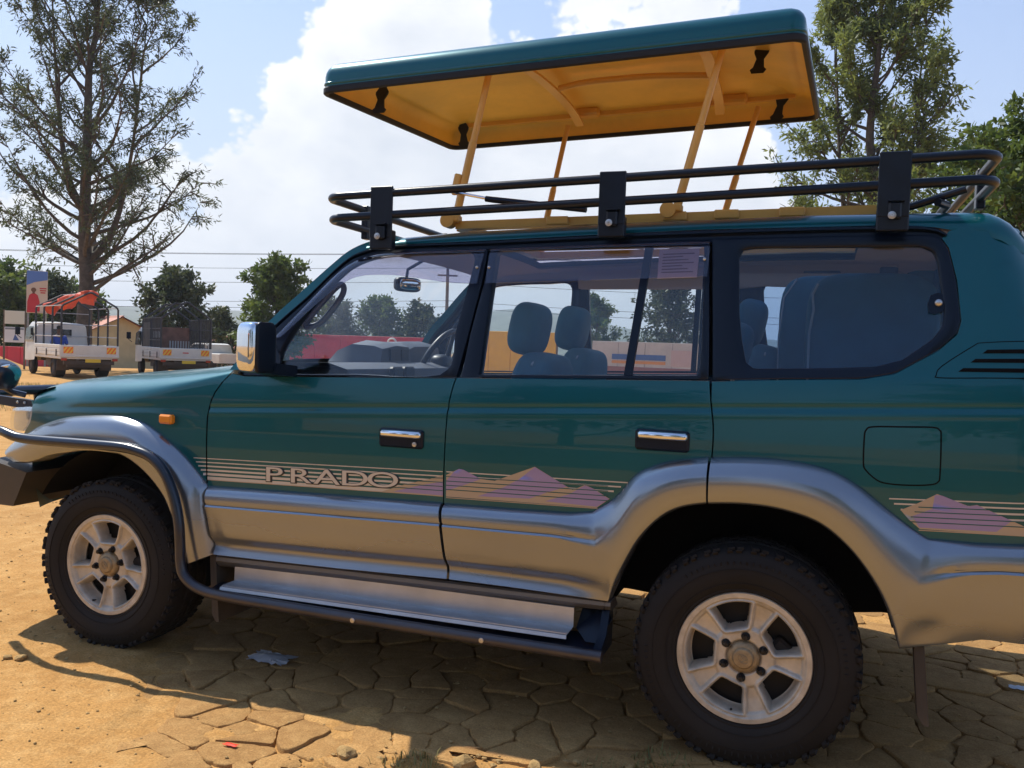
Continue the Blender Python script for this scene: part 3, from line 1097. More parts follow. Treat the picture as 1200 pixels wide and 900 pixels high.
# bumper, bull bar and the guard rail that runs back to the side step
g = G(CO)
rows = []
for y in np.linspace(.105, 2*YC-.105, 21):
    t = abs(y-YC)/(YC-.105)
    xf = -.98+.12*t**3
    xb = -.60+.02*t
    rows.append([(xb, y, .700), (xf+.05, y, .742), (xf, y, .72), (xf-.01, y, .60), (xf+.03, y, .535), (xb-.08, y, .535), (xb, y, .700)])
g.grid(rows)
g.f.append(tuple(len(g.v)-7*21+i for i in range(6)))
g.f.append(tuple(len(g.v)-7+i for i in range(6))[::-1])
g.mi += [0, 0]
bumper = g.make('front_bumper', mat('bumper_black', (.016, .016, .017), .42, 0, .2, .2, dust=(DUST, .3, .9, .5, 9)), car, 30)
g = G(CO)
g.tube([(-1.06, .30, 1.035), (-1.09, .5, 1.045), (-1.09, 2*YC-.5, 1.045), (-1.06, 2*YC-.30, 1.035)], .026, 12)
bull = g.make('bull_bar', TUBE, car)
for y in (.62, 2*YC-.62):
    g = G(CO)
    g.tube([(-1.09, y, 1.045), (-1.06, y, .85), (-.96, y, .70)], .026, 12)
    g.make('upright', TUBE, bull)
for y in (.33, .80, 2*YC-.80):
    g = G(CO)
    g.tube([(-1.085, y, 1.042), (-1.087, y+.11, 1.044)], .034, 14)
    g.make('collar', TUBE, bull)
g = G(CO)
g.prism([(-1.08, .245, 1.045), (-.715, .245, 1.022), (-.70, .245, .985), (-.735, .245, .978), (-1.08, .245, 1.005)], (0, .03, 0))
g.make('bracket', TUBE, bull)
g = G(CO)
g.box((-.745, .275, .95), (.05, .06, .07))
g.make('bracket_foot', TUBE, bull)
for xx in (-.80, -.755):
    g = G(CO)
    g.ell((xx, .242, 1.010), (.007, .005, .007), 1, 10, 6)
    g.make('bolt', STEEL, bull)
GUARD = smooth([(-1.02, .10, .935), (-.80, .00, .925), (-.552, -.055, .908), (-.416, -.06, .884), (-.064, -.06, .884), (.12, -.06, .884), (.21, -.06, .874), (.29, -.06, .850), (.357, -.06, .792), (.405, -.06, .700), (.432, -.06, .60), (.442, -.06, .50), (.446, -.06, .44), (.462, -.06, .385), (.514, -.06, .346), (.60, -.06, .325), (.75, -.06, .318)], 6)
GUARD = np.vstack([GUARD, [(1.2, -.06, .314), (1.76, -.06, .311), (2.214, -.06, .311)]])
step = None
for far in (False, True):
    fy = lambda P: [(x, 2*YC-y if far else y, z) for x, y, z in P]
    g = G(CO)
    bp_ = [(.625, .095, .424), (.630, .062, .420), (.636, .060, .352), (.636, .020, .350), (.636, -.030, .347), (.636, -.034, .335)]
    rows = []
    for x in np.linspace(.62, 2.078, 30):
        k = .010*(x-.62)/1.46
        rows.append(fy([(x, y, z+k) for _, y, z in bp_]))
    g.grid(rows, flip=far)
    stp = g.make('side_step', ALU, car, 30)
    g = G(CO)
    for i in range(9):
        y = -.022+.0085*i
        g.box((1.35, 2*YC-y if far else y, .3555), (1.455, .0032, .0035), Matrix.Rotation(-.0068, 3, 'Y'))
    g.make('tread_rib', ALU, stp)
    g = G(CO)
    g.tube(fy(GUARD), .0215, 14)
    g.make('guard_rail', TUBE, stp)
    g = G(CO)
    g.prism(fy([(.53, .09, .330), (.56, -.05, .318), (2.20, -.05, .320), (2.20, .10, .335)]), (0, 0, -.012))
    g.make('step_frame', BLACK, stp)
    g = G(CO)
    g.prism(fy([(2.085, .075, .355), (2.14, .00, .335), (2.165, .07, .405), (2.155, .10, .425), (2.10, .10, .425)]), (.05, 0, 0.0))
    g.prism(fy([(2.18, -.05, .33), (2.18, .02, .36), (2.18, .07, .44), (2.18, .12, .44), (2.18, .12, .30), (2.18, -.05, .30)]), (.028, 0, 0))
    g.make('end_plate', BLACK, stp)
    for xx in (1.26, 1.78):
        g = G(CO)
        yy = 2*YC+.083 if far else -.083
        g.lathe([(.001, -.003 if not far else .003), (.009, -.002 if not far else .002), (.010, 0)], (xx, yy, .312), 'y', 12)
        g.make('bolt', STEEL, stp)

# mud flaps, underbody
for x, z0, z1, w_ in ((.50, .17, .48, .26), (3.19, .21, .46, .06)):
    for y in (.05, 2*YC-.05-w_):
        g = G(CO)
        g.prism([(x, y, z1), (x+.02, y, z0+.03), (x+.04, y, z0), (x+.055, y, z0), (x+.03, y, z1)], (0, w_, 0))
        g.make('mud_flap', mat('flap_rubber', (.018, .017, .016), .8, dust=(DUST, 0, .6, .6, 9)) if 'flap_rubber' not in bpy.data.materials else bpy.data.materials['flap_rubber'], car)
g = G(CO)
g.box((1.5, YC, .60), (4.2, .98, .10))
g.box((1.36, YC, .575), (1.60, 1.56, .07))
for y in (.50, 2*YC-.50):
    g.box((1.4, y, .50), (4.0, .07, .11))
g.tube([(0, .2, .36), (0, 2*YC-.2, .36)], .045, 12)
g.tube([(2.675, .2, .36), (2.675, 2*YC-.2, .36)], .05, 12)
g.ell((2.675, YC, .36), (.14, .13, .14))
g.tube([(3.0, .55, .47), (3.3, .55, .45), (3.66, .50, .44)], .03, 10)
g.box((3.30, .62, .47), (.30, .50, .10))
g.make('underbody', GAP, car)
for x, z, A0, A1 in ((0, .375, R(-8), R(150)), (2.675, .400, R(8), R(176))):
    for far in (False, True):
        g = G(CO)
        y = 2*YC-.40 if far else .03
        g.lathe([(.488, .02), (.488, .37)], (x, y, z), 'y', 30, A0, A1)
        g.lathe([(.488, 0), (.10, 0)], (x, .40 if not far else 2*YC-.40, z), 'y', 30, A0, A1)
        g.make('arch_liner', GAP, car)

# wheels -----------------------------------------------------------------
def sd_poly(px_, py_, poly):
    P = np.array(poly)
    d = np.full(px_.shape, 1e9)
    s = np.ones(px_.shape)
    n = len(P)
    for i in range(n):
        a, b = P[i], P[i-1]
        ex, ey = b-a
        wx, wy = px_-a[0], py_-a[1]
        h = np.clip((wx*ex+wy*ey)/(ex*ex+ey*ey), 0, 1)
        d = np.minimum(d, (wx-ex*h)**2+(wy-ey*h)**2)
        c1, c2, c3 = py_ >= a[1], py_ < b[1], ex*wy > ey*wx
        s = np.where((c1 & c2 & c3) | (~c1 & ~c2 & ~c3), -s, s)
    return s*np.sqrt(d)


def ss(a, b, x):
    t = np.clip((x-a)/(b-a), 0, 1)
    return t*t*(3-2*t)


def make_wheel():
    RO = .2215
    nr, na = 74, 400
    rr = np.concatenate([np.linspace(.012, .20, 62), np.linspace(.2025, RO, 12)])
    aa = np.arange(na)*2*PI/na
    r, a = np.meshgrid(rr, aa, indexing='ij')
    k = ((a+PI/5) % (2*PI/5))-PI/5
    lx, ly = r*np.cos(k), r*np.sin(k)
    d = sd_poly(lx, ly, [(.107, -.030), (.186, -.062), (.186, .062), (.107, .030)])-.012
    d = np.maximum(d, r-.186)
    depth = .016+.010*ss(.06, .19, r)*0                               # spoke face, metres behind the lip
    depth = depth-.008*ss(.13, .19, r)
    ridge = np.exp(-((d-.0065)/.0052)**2)*.0060
    rec = .009*ss(.012, .017, d)*ss(.094, .108, r)*(1-ss(.182, .190, r))
    depth = depth-ridge+rec
    depth += .055*(1-ss(-.0085, .0005, d))                              # window wall
    lip = ss(.190, .196, r)
    depth = depth*(1-lip)+lip*(.006-.006*ss(.196, .201, r))
    depth = np.where(r > .2165, (r-.2165)*2.2, depth)
    depth += .010*(1-ss(.050, .062, r))*1.0
    # nut pockets
    for i in range(6):
        an = R(4)+i*PI/3
        dx, dy = r*np.cos(a)-.0695*math.cos(an), r*np.sin(a)-.0695*math.sin(an)
        depth += .012*(1-ss(.0115, .0150, np.hypot(dx, dy)))
    g = G()
    rows = [[(r[i, j]*math.cos(a[i, j]), depth[i, j], r[i, j]*math.sin(a[i, j])) for j in range(na)] for i in range(nr)]
    keep = depth < .064
    V = [p for row in rows for p in row]
    F = []
    for i in range(nr-1):
        for j in range(na):
            j2 = (j+1) % na
            if keep[i, j] or keep[i+1, j] or keep[i, j2]:
                F.append((i*na+j, (i+1)*na+j, (i+1)*na+j2, i*na+j2))
    g.add(V, F)
    g.lathe([(RO, .012), (RO-.004, .03), (.196, .06), (.190, .17), (.20, .20)], (0, 0, 0), 'y', 60)
    rim = g.make('wheel', ALLOY, None, 50)
    g = G()
    g.lathe([(.001, .088), (.192, .088), (.192, .10)], (0, 0, 0), 'y', 40)
    g.bbox((.10, .075, .08), (.12, .05, .09), .01)
    g.lathe([(.012, .03), (.055, .03), (.06, .085)], (0, 0, 0), 'y', 30)
    brake = g.make('brake_disc', BRAKE, rim)
    g = G()
    g.lathe([(.0005, -.006), (.020, -.0065), (.030, -.005), (.034, -.001), (.036, .003), (.044, .005), (.050, .010), (.053, .018), (.053, .03)], (0, 0, 0), 'y', 40)
    cap = g.make('hub_cap', CAPM, rim)
    g = G()
    th = np.linspace(0, 2*PI, 33)[:-1]
    for ax, az_, cz in ((.0185, .0125, 0), (.0062, .0122, 0), (.0125, .0050, .0062)):
        g.tube([(ax*math.cos(t), -.0072, cz+az_*math.sin(t)) for t in th], .0013, 6, True)
    g.make('emblem', CAPM, rim)
    nut = None
    for i in range(6):
        an = R(4)+i*PI/3
        g = G()
        c = (.0695*math.cos(an), 0, .0695*math.sin(an))
        g.lathe([(.0005, -.004), (.0075, -.003), (.0095, .001), (.0105, .004), (.0105, .03)], c, 'y', 6)
        g.lathe([(.0112, .012), (.0135, .014), (.0135, .03)], c, 'y', 16)
        g.make('wheel_nut', NUTM, rim, 25)
    # tyre
    g = G()
    prof = [(.214, .022), (.219, .006), (.226, -.002), (.232, -.001), (.238, -.006), (.262, -.014), (.288, -.017), (.306, -.0155), (.322, -.010), (.340, -.002), (.352, .006), (.361, .018), (.3665, .032), (.369, .05)]
    prof += [(.369, .075), (.362, .078), (.362, .088), (.370, .091), (.370, .125), (.363, .128), (.363, .138), (.370, .141), (.369, .175), (.362, .178), (.362, .188), (.369, .192), (.363, .23), (.345, .250), (.29, .266), (.24, .252), (.214, .225)]
    g.lathe(prof, (0, 0, 0), 'y', 120)
    for i in range(58):
        an = 2*PI*(i+.25*(i % 2))/58
        Mx = Matrix.Rotation(-an, 3, 'Y')
        for y0, sk in ((.028, .25), (.212, -.25)):
            p = np.array((.3632, y0, 0))
            M2 = np.array(Mx) @ np.array(Matrix.Rotation(sk, 3, 'X'))
            g.bbox(np.array(Mx) @ p, (.011, .050, .0225), .002, M2)
        for y0 in (.002,):
            M2 = np.array(Mx) @ np.array(Matrix.Rotation(R(52), 3, 'Z'))
            g.bbox(np.array(Mx) @ np.array((.350, .0060, 0)), (.006, .026, .019), .002, M2)
        for y0, ph in ((.108, .5), (.158, 0)):
            Mp = Matrix.Rotation(-(an+ph*2*PI/58), 3, 'Y')
            M2 = np.array(Mp) @ np.array(Matrix.Rotation(.35, 3, 'X'))
            g.bbox(np.array(Mp) @ np.array((.369, y0, 0)), (.008, .030, .026), .002, M2)
    for i in range(96):                                                # fine ribs moulded round the sidewall
        an = 2*PI*i/96
        if (i % 48) > 34:
            continue
        g.bbox(np.array(Matrix.Rotation(-an, 3, 'Y')) @ np.array((.3165, -.0125, 0)), (.020, .004, .0045), .001, np.array(Matrix.Rotation(-an, 3, 'Y')) @ np.array(Matrix.Rotation(R(-16), 3, 'Z')))
    for rr_ in (.252, .299):
        g.tube([(rr_*math.cos(t), -.0125 if rr_ < .27 else -.0172, rr_*math.sin(t)) for t in np.linspace(0, 2*PI, 97)[:-1]], .0016, 5, True)
    g.v = [(x_, y_, max(z_, -.3575+.0004*math.cos(x_*90))) for x_, y_, z_ in g.v]      # contact patch
    g.make('tyre', TYRE, rim)
    g = G()
    an = R(-62)
    g.tube([(.188*math.cos(an), .03, .188*math.sin(an)), (.180*math.cos(an), .006, .180*math.sin(an))], .004, 8)
    g.make('valve', SEAL, rim)
    return rim


def copy_tree(o, parent=None):
    c = o.copy()
    COL.objects.link(c)
    c.parent = parent
    for ch in list(o.children):
        copy_tree(ch, c)
    return c


wheel = make_wheel()
first = True
for x, y, rot, rz in ((0, .0, R(-20+72), 0), (2.675, .0, R(-34+72), 0), (0, 2*YC, R(10), PI), (2.675, 2*YC, R(40), PI)):
    w = wheel if first else copy_tree(wheel)
    first = False
    w.parent = car
    w.location = (x-CO.x, y-CO.y, .357)
    w.rotation_euler = (0, rot, rz)
    for ch in w.children:
        if ch.name.startswith('tyre'):
            ch.rotation_euler = (0, -rot, 0)

# roof ---------------------------------------------------------------------
RXs = [1.10, 1.235, 1.506, 2.06, 2.804, 3.30, 3.37, 3.425, 3.46, 3.50]
RZs = [1.772, 1.796, 1.817, 1.838, 1.860, 1.860, 1.856, 1.834, 1.800, 1.765]
GXs = [1.10, 1.245, 1.59, 2.067, 2.442, 3.061, 3.195, 3.30, 3.40, 3.50]
GZs = [1.738, 1.757, 1.768, 1.788, 1.802, 1.808, 1.800, 1.780, 1.755, 1.700]
HOLE = (1.46, 3.00, .43)
ss01 = lambda a, b, x: min(max((x-a)/(b-a), 0.0), 1.0)
xs_ = sorted(set(np.round(np.r_[np.linspace(1.10, HOLE[0], 8), np.linspace(HOLE[0], HOLE[1], 26), np.linspace(HOLE[1], 3.50, 16)], 4)))
g = G(CO)
allr = []
for x in xs_:
    zg = float(np.interp(x, GXs, GZs))
    zt = max(float(np.interp(x, RXs, RZs)), zg+.004)
    half = []
    yg = ys(x, zg)
    for k in range(14):
        t = k/13
        P0, P1, P2 = np.array((yg-.004+.008*ss01(3.22, 3.30, x), zg)), np.array((yg+.008, zt-.002)), np.array((yg+.11, zt))
        p = (1-t)**2*P0+2*t*(1-t)*P1+t*t*P2
        half.append((x, p[0], p[1]))
    yb = half[-1][1]
    for y in np.linspace(yb, HOLE[2], 4)[1:]:
        half.append((x, y, zt+.006*(y-yb)))
    for y in np.linspace(HOLE[2], YC, 6)[1:]:
        half.append((x, y, zt+.01*(1-((YC-y)/.6)**2)))
    full = half+[(x, 2*YC-y, z) for x, y, z in half[::-1][1:]]
    allr.append(full)
nrow = len(allr[0])
V = [p for r_ in allr for p in r_]
F = []
for i in range(len(allr)-1):
    for j in range(nrow-1):
        xm = (xs_[i]+xs_[i+1])/2
        ym = (allr[i][j][1]+allr[i][j+1][1])/2
        if HOLE[0] < xm < HOLE[1] and HOLE[2] < ym < 2*YC-HOLE[2]:
            continue
        F.append((i*nrow+j, i*nrow+j+1, (i+1)*nrow+j+1, (i+1)*nrow+j))
g.add(V, F)
roof = g.make('roof', PAINT, car, 60)
# headliner just under the skin and trim above the windows inside
g = G(CO)
F2 = [f for f in F]
g.add([(x, y, z-.035) for x, y, z in V], F2)
g.make('headliner', HEADL, roof)
for far in (False, True):
    panel('inner_trim', [(1.2, 1.735), (2.0, 1.76), (3.2, 1.775), (3.2, 1.845), (2.0, 1.83), (1.2, 1.79)], HEADL, car, th=.01, gap=0, off=-.05, far=far)
    panel('inner_trim', [(1.64, 1.755), (2.45, 1.775), (3.2, 1.775), (3.2, 1.70), (2.60, 1.715), (2.45, 1.70), (1.64, 1.69)], HEADL, car, th=.008, gap=0, off=-.045 if far else -.09, far=True)
g = G(CO)
for (x0, x1, y0, y1) in ((HOLE[0]-.03, HOLE[1]+.03, HOLE[2]-.06, HOLE[2]), (HOLE[0]-.03, HOLE[1]+.03, 2*YC-HOLE[2], 2*YC-HOLE[2]+.06), (HOLE[0]-.05, HOLE[0], HOLE[2], 2*YC-HOLE[2]), (HOLE[1], HOLE[1]+.05, HOLE[2], 2*YC-HOLE[2])):
    for xa, xb in ((x0, x1),):
        P = []
        for x, y in ((xa, y0), (xb, y0), (xb, y1), (xa, y1)):
            P.append((x, y, 1.838+.020*(x-1.44)))
        g.prism(P, (0, 0, .032))
hatch = g.make('hatch_frame', YELLOW, car, 25)
for x in (1.87, 2.33, 2.52, 2.75):
    for y in (HOLE[2]-.066, 2*YC-HOLE[2]+.066):
        g = G(CO)
        g.bbox((x, y, 1.855+.020*(x-1.44)), (.09, .022, .034), .004)
        g.make('bracket', YELLOW, hatch)

# windscreen, tailgate
g = G(CO)
rows = []
for p in PILLAR_OUT[:-2]:
    y0 = ys(p[0], p[1])+.004
    row = []
    for t in np.linspace(0, 1, 17):
        y = y0+(2*YC-2*y0)*t
        row.append((p[0]-.13*(1-(2*t-1)**2)*(1.25-p[0]*.55), y, p[1]+.012*(1-(2*t-1)**2)))
    rows.append(row)
g.grid(rows)
ws = g.make('windscreen', GLASS, car, 60)
g = G(CO)
rows = []
for z in [.50, .8, 1.1, 1.24, 1.27, 1.66, 1.69, 1.75, 1.80]:
    xr = rear_x(z)-.006
    y0 = ys(xr-.01, z)
    rows.append([(xr+.05*(1-(2*t-1)**2), y0+(2*YC-2*y0)*t, z) for t in np.linspace(0, 1, 15)])
g.cur = 0
g.grid(rows[:5])
g.grid(rows[5:])
tail = g.make('tailgate', PAINT, car, 50)
g = G(CO)
g.grid(rows[4:6])
g.make('rear_window', TINT, tail)
g = G(CO)
g.grid([[(x+.05, y, z) for x, y, z in [(3.55, .10, z0), (3.64, .25, z0), (3.68, YC, z0), (3.64, 2*YC-.25, z0), (3.55, 2*YC-.10, z0)]] for z0 in (.52, .56, .72, .76)])
g.make('rear_bumper', SILVER, car)
for far in (False, True):
    g = G(CO)
    y = 2*YC-.21 if far else .21
    g.bbox((3.585, y, 1.10), (.07, .09, .30), .015)
    g.make('tail_lamp', mat('tail_lens', (.35, .01, .01), .15, 0, .6) if not far else bpy.data.materials['tail_lens'], car)
g = G(CO)
g.lathe([(.08, .0), (.30, .0), (.355, .04), (.355, .18), (.30, .22), (.1, .22)], (3.72, YC, 1.05), 'x', 40)
g.make('spare_wheel', TYRE, tail)

# roof rack ------------------------------------------------------------------
def ring(z0, k, y0, x0, x1, r, rc=.075):
    P = []
    for cx, cy, a0 in ((x1-rc, y0+rc, -90), (x1-rc, 2*YC-y0-rc, 0), (x0+rc, 2*YC-y0-rc, 90), (x0+rc, y0+rc, 180)):
        for i in range(7):
            an = R(a0+15*i)
            P.append((cx+rc*math.cos(an), cy+rc*math.sin(an)))
    return [(x, y, z0+k*(x-.952)) for x, y in P]


g = G(CO)
g.tube(ring(1.943, .0316, .16, .940, 3.375, .016), .0165, 12, True)
rack = g.make('roof_rack', RACK, car)
g = G(CO)
g.tube(ring(1.856, .0345, .16, .948, 3.372, .016), .0165, 12, True)
g.make('rail', RACK, rack)
for far in (False, True):
    for xc, z0, z1 in ((1.206, 1.740, 1.972), (2.137, 1.778, 1.998), (3.070, 1.788, 2.030)):
        yy = (lambda y: 2*YC-y) if far else (lambda y: y)
        g = G(CO)
        g.bbox((xc, yy(.148), (z0+z1)/2+.02), (.098, .010, z1-z0-.03), .003)
        po = g.make('rack_post', RACK, rack)
        g = G(CO)
        g.bbox((xc, yy(.165), z0+.028), (.098, .040, .075), .004)
        g.bbox((xc+.005, yy(.136), z0+.055), (.040, .02, .055), .006)
        g.box((xc+.008, yy(.132), z0+.086), (.048, .028, .006))
        g.make('clamp', RACK, rack)
        g = G(CO)
        s_ = -1 if far else 1
        g.lathe([(.001, -.007*s_), (.0055, -.007*s_), (.006, -.003*s_), (.0125, -.002*s_), (.013, 0)], (xc-.004, yy(.126), z0+.038), 'y', 16)
        g.make('bolt', STEEL, rack)
for y in (.50, 1.36):
    for x in (.945, 3.372):
        zt_, zl_ = 1.943+.0316*(x-.952), 1.856+.0345*(x-.952)
        g = G(CO)
        g.bbox((x+(.0 if x < 2 else 0), y, (zt_+zl_)/2-.01), (.03, .05, zt_-zl_+.06), .004)
        g.make('rack_plate', RACK, rack)
for y in (.30, 2*YC-.30):
    g = G(CO)
    g.tube([(3.30, y, 1.935), (3.14, y+.02, 1.885), (3.05, y+.03, 1.880)], .013, 10)
    g.make('rear_stay', RACK, rack)
g = G(CO)
g.tube([(3.21, .24, 1.884), (3.245, .30, 1.884), (3.245, 2*YC-.30, 1.884), (3.21, 2*YC-.24, 1.884)], .013, 10)
g.make('cross_bar', RACK, rack)

# pop-up roof ----------------------------------------------------------------
CX0, CX1, CY0, CY1 = .828, 2.768, .28, 1.58
zbot = lambda x, y: 2.413+.032*(x-.85)+.046*(y-.28)


def rloop(ins, dz, rc=.050, n=7):
    P = []
    rc2 = max(rc-ins*.6, .02)
    x0, x1, y0, y1 = CX0+ins, CX1-ins, CY0+ins, CY1-ins
    for cx, cy, a0 in ((x1-rc2, y0+rc2, -90), (x1-rc2, y1-rc2, 0), (x0+rc2, y1-rc2, 90), (x0+rc2, y0+rc2, 180)):
        for i in range(n):
            an = R(a0+90*i/(n-1))
            P.append((cx+rc2*math.cos(an), cy+rc2*math.sin(an)))
    return [(x+.042*(y-CY0)/(CY1-CY0), y, zbot(x, y)+dz) for x, y in P]


def shell(levels, name, m, parent):
    g = G(CO)
    rows = [rloop(a, b) for a, b in levels]
    g.grid(rows, closed=True)
    n = len(rows[0])
    g.f.append(tuple(len(g.v)-n+i for i in range(n)))
    g.mi.append(0)
    return g.make(name, m, parent, 50)


pop = shell([(0, .004), (0, .03), (.0, .062), (.003, .078), (.010, .094), (.022, .108), (.040, .118), (.07, .128), (.16, .152), (.30, .178), (.45, .192), (.60, .197)], 'pop_up_roof', PAINT, car)
shell([(.014, .006), (.02, .06), (.035, .082), (.07, .095), (.075, .092), (.12, .100), (.16, .118), (.30, .146), (.45, .162), (.60, .168)], 'roof_lining', LINING, pop)
g = G(CO)
rows = [rloop(a, b) for a, b in ((.018, .008), (.012, -.010), (.0, -.013), (-.006, -.007), (-.006, .012), (-.001, .018))]
g.grid(rows, closed=True)
g.make('rim_seal', SEAL, pop)
g = G(CO)
rows = [rloop(a, b) for a, b in ((-.001, .024), (-.004, .028), (-.004, .033), (-.0005, .037))]
g.grid(rows, closed=True)
g.make('rim_moulding', PAINT, pop)


def strut(a, b):
    a, b = np.array(a), np.array(b)
    g = G(CO)
    P = [a, a+(b-a)*.50, a+(b-a)*.505, a+(b-a)*.51, b]
    g.tube(P, [.0165, .0165, .0165, .0135, .0135], 12)
    g.make('strut', YELLOW, pop)
    g = G(CO)
    g.cyl(a+np.array((-.028, -.022, .005)), a+np.array((-.028, .022, .005)), .030, 18)
    g.bbox(a+np.array((.0, 0, .012)), (.05, .04, .03), .006)
    g.make('strut_hinge', YELLOW, pop)


for a, b in (((1.432, .36, 1.865), (1.563, .37, 2.50)), ((2.333, .36, 1.890), (2.485, .37, 2.52)), ((1.430, 1.50, 1.875), (1.572, 1.47, 2.535)), ((2.345, 1.50, 1.90), (2.532, 1.47, 2.575))):
    strut(a, b)
for y in (.345, 1.515):
    g = G(CO)
    g.tube([(1.43, y, 1.984), (1.58, y, 1.954)], .006, 8)
    g.make('gas_strut_rod', CHROME, pop)
    g = G(CO)
    g.tube([(1.57, y, 1.9535), (1.60, y, 1.949), (1.99, y, 1.902)], [.012, .0125, .0125], 10)
    g.make('gas_strut', BLACK, pop)
    g = G(CO)
    g.bbox((1.437, y+.012, 2.022), (.030, .03, .075), .005, Matrix.Rotation(R(12), 3, 'Y'))
    g.bbox((1.440, y+.008, 1.985), (.045, .02, .022), .004)
    g.make('strut_bracket', YELLOW, pop)
for P in ([(1.66, .36, 2.485), (1.655, .44, 2.507), (1.64, .62, 2.545), (1.63, .93, 2.575), (1.63, 1.20, 2.578), (1.635, 1.36, 2.560), (1.64, 1.46, 2.530)],
          [(2.40, .40, 2.500), (2.39, .62, 2.55), (2.37, .93, 2.585), (2.36, 1.20, 2.592), (2.355, 1.36, 2.580), (2.35, 1.46, 2.550)]):
    g = G(CO)
    Q = smooth(P, 6)
    rows = []
    for q in Q:
        rows.append([(q[0]-.022, q[1], q[2]-.006), (q[0]+.022, q[1], q[2]-.006), (q[0]+.022, q[1], q[2]+.006), (q[0]-.022, q[1], q[2]+.006)])
    g.grid(rows, closed=True)
    g.make('roof_hoop', YELLOW, pop)
g = G(CO)
g.tube(smooth([(1.66, 1.00, 2.580), (1.78, 1.00, 2.600), (1.95, 1.00, 2.606), (2.12, 1.00, 2.606), (2.35, 1.00, 2.592)], 5), .014, 10)
g.make('ridge_bar', YELLOW, pop)
for x in (1.655, 2.39):
    for y in (.39, 1.46):
        g = G(CO)
        g.bbox((x+.01, y, zbot(x, y)+.098), (.16, .08, .045), .012)
        g.make('hoop_block', YELLOW, pop)
for y in (.385, 1.475):
    g = G(CO)
    g.prism([(1.0, y-.015, zbot(1, y)+.078), (2.70, y-.015, zbot(2.7, y)+.078), (2.70, y+.015, zbot(2.7, y)+.078), (1.0, y+.015, zbot(1, y)+.078)], (0, 0, .028))
    g.make('side_rail', YELLOW, pop)
# rubber hold-down straps
for c, dx, dy, h in (((1.045, .42, 2.425), .0, -.05, .17), ((.985, 1.46, 2.540), .0, .03, .17), ((2.585, .80, 2.605), -.02, -.09, .19), ((2.640, 1.47, 2.600), -.05, .03, .18)):
    g = G(CO)
    prof = [(-.5, .018), (-.42, .024), (-.36, .016), (-.15, .011), (.0, .021), (.06, .022), (.2, .011), (.38, .014), (.5, .012)]
    rows = []
    for t, w in prof:
        w *= 1.35
        cx, cy, cz = c[0]-dx*t, c[1]-dy*t, c[2]+h*t
        rows.append([(cx-w, cy-.004, cz), (cx+w, cy-.004, cz), (cx+w, cy+.004, cz), (cx-w, cy+.004, cz)])
    g.grid(rows, closed=True)
    g.make('rubber_strap', STRAP, pop)
    g = G(CO)
    g.box((c[0]-dx*.5, c[1]-dy*.5, c[2]+h*.5+.004), (.11, .10, .006))
    g.make('strap_plate', YELLOW, pop)

# mirrors ---------------------------------------------------------------------
for far in (False, True):
    s_ = -1 if far else 1
    fy = lambda y: 2*YC-y if far else y
    g = G(CO)
    g.ell((.806, fy(-.105), 1.322), (.050, .052, .098), .40, 32, 18, Matrix.Rotation(R(-14*s_), 3, 'Z'))
    mi = g.make('door_mirror', CHROME, car, 80)
    g = G(CO)
    g.ell((.855, fy(-.100), 1.322), (.011, .050, .099), .40, 28, 16, Matrix.Rotation(R(-14*s_), 3, 'Z'))
    g.prism([(.79, fy(-.07), 1.222), (.85, fy(-.07), 1.222), (.89, fy(.07), 1.208), (.74, fy(.07), 1.208)], (0, 0, .045))
    g.make('mirror_base', BLACK, mi)
    # black sail behind the mirror
    panel('sail_panel', [(.645, 1.206), (.82, 1.212), (.80, 1.285), (.735, 1.385), (.655, 1.285)], BLACK, FD if not far else FD2, th=.01, off=.010, gap=0, far=far)
g = G(CO)
g.ell((-.815, .16, 1.145), (.070, .075, .068), .62, 26, 16, Matrix.Rotation(R(18), 3, 'Y'))
fm = g.make('wing_mirror', TUBE, car, 70)
g = G(CO)
P = []
Mr = np.array(Matrix.Rotation(R(-22), 3, 'Z') @ Matrix.Rotation(R(20), 3, 'Y'))
rows = []
for k, x in ((1.0, .0), (.86, .004), (.5, .006), (.05, .007)):
    rows.append([np.array((-.757, .150, 1.150))+Mr @ np.array((x, .060*k*math.cos(t), .050*k*math.sin(t))) for t in np.linspace(0, 2*PI, 25)[:-1]])
g.grid(rows, closed=True)
g.make('mirror_glass', CHROME, fm)
g = G(CO)
g.tube([(-.82, .17, 1.09), (-.81, .22, 1.06), (-.78, .27, 1.045)], .014, 8)
g.make('mirror_stalk', TUBE, fm)

# cabin -----------------------------------------------------------------------
def seat(x, y, w, zt, name='front_seat', hr=True, lean=10):
    M = Matrix.Rotation(R(lean), 3, 'Y')
    g = G(CO)
    g.ell((x-.28, y, .80), (.27, w/2, .10), .45, 24, 12)
    g.ell((x, y, zt-.32), (.085, w/2, .34), .42, 28, 18, M)
    s_ = g.make(name, SEATM, car, 80)
    if hr:
        g = G(CO)
        g.ell((x-.025, y, zt+.115), (.070, .138, .112), .62, 26, 16, M)
        g.make('headrest', SEATM, s_, 80)
        g = G(CO)
        for dy in (-.06, .06):
            g.tube([(x-.02, y+dy, zt-.02), (x-.02, y+dy, zt+.06)], .006, 8)
        g.make('headrest_post', STEEL, s_)
        g = G(CO)
        g.tube([(x+.06, y+.45*w*math.cos(t), zt-.035+.03*math.sin(t)) for t in np.linspace(0, PI, 14)], .004, 6)
        g.make('piping', PIPING, s_)
    return s_


seat(1.735, .555, .50, 1.325)
seat(1.715, 1.30, .50, 1.355)
seat(2.56, .70, .46, 1.27, 'middle_seat', True, 12)
seat(2.58, 1.27, .50, 1.40, 'middle_seat', True, 12)
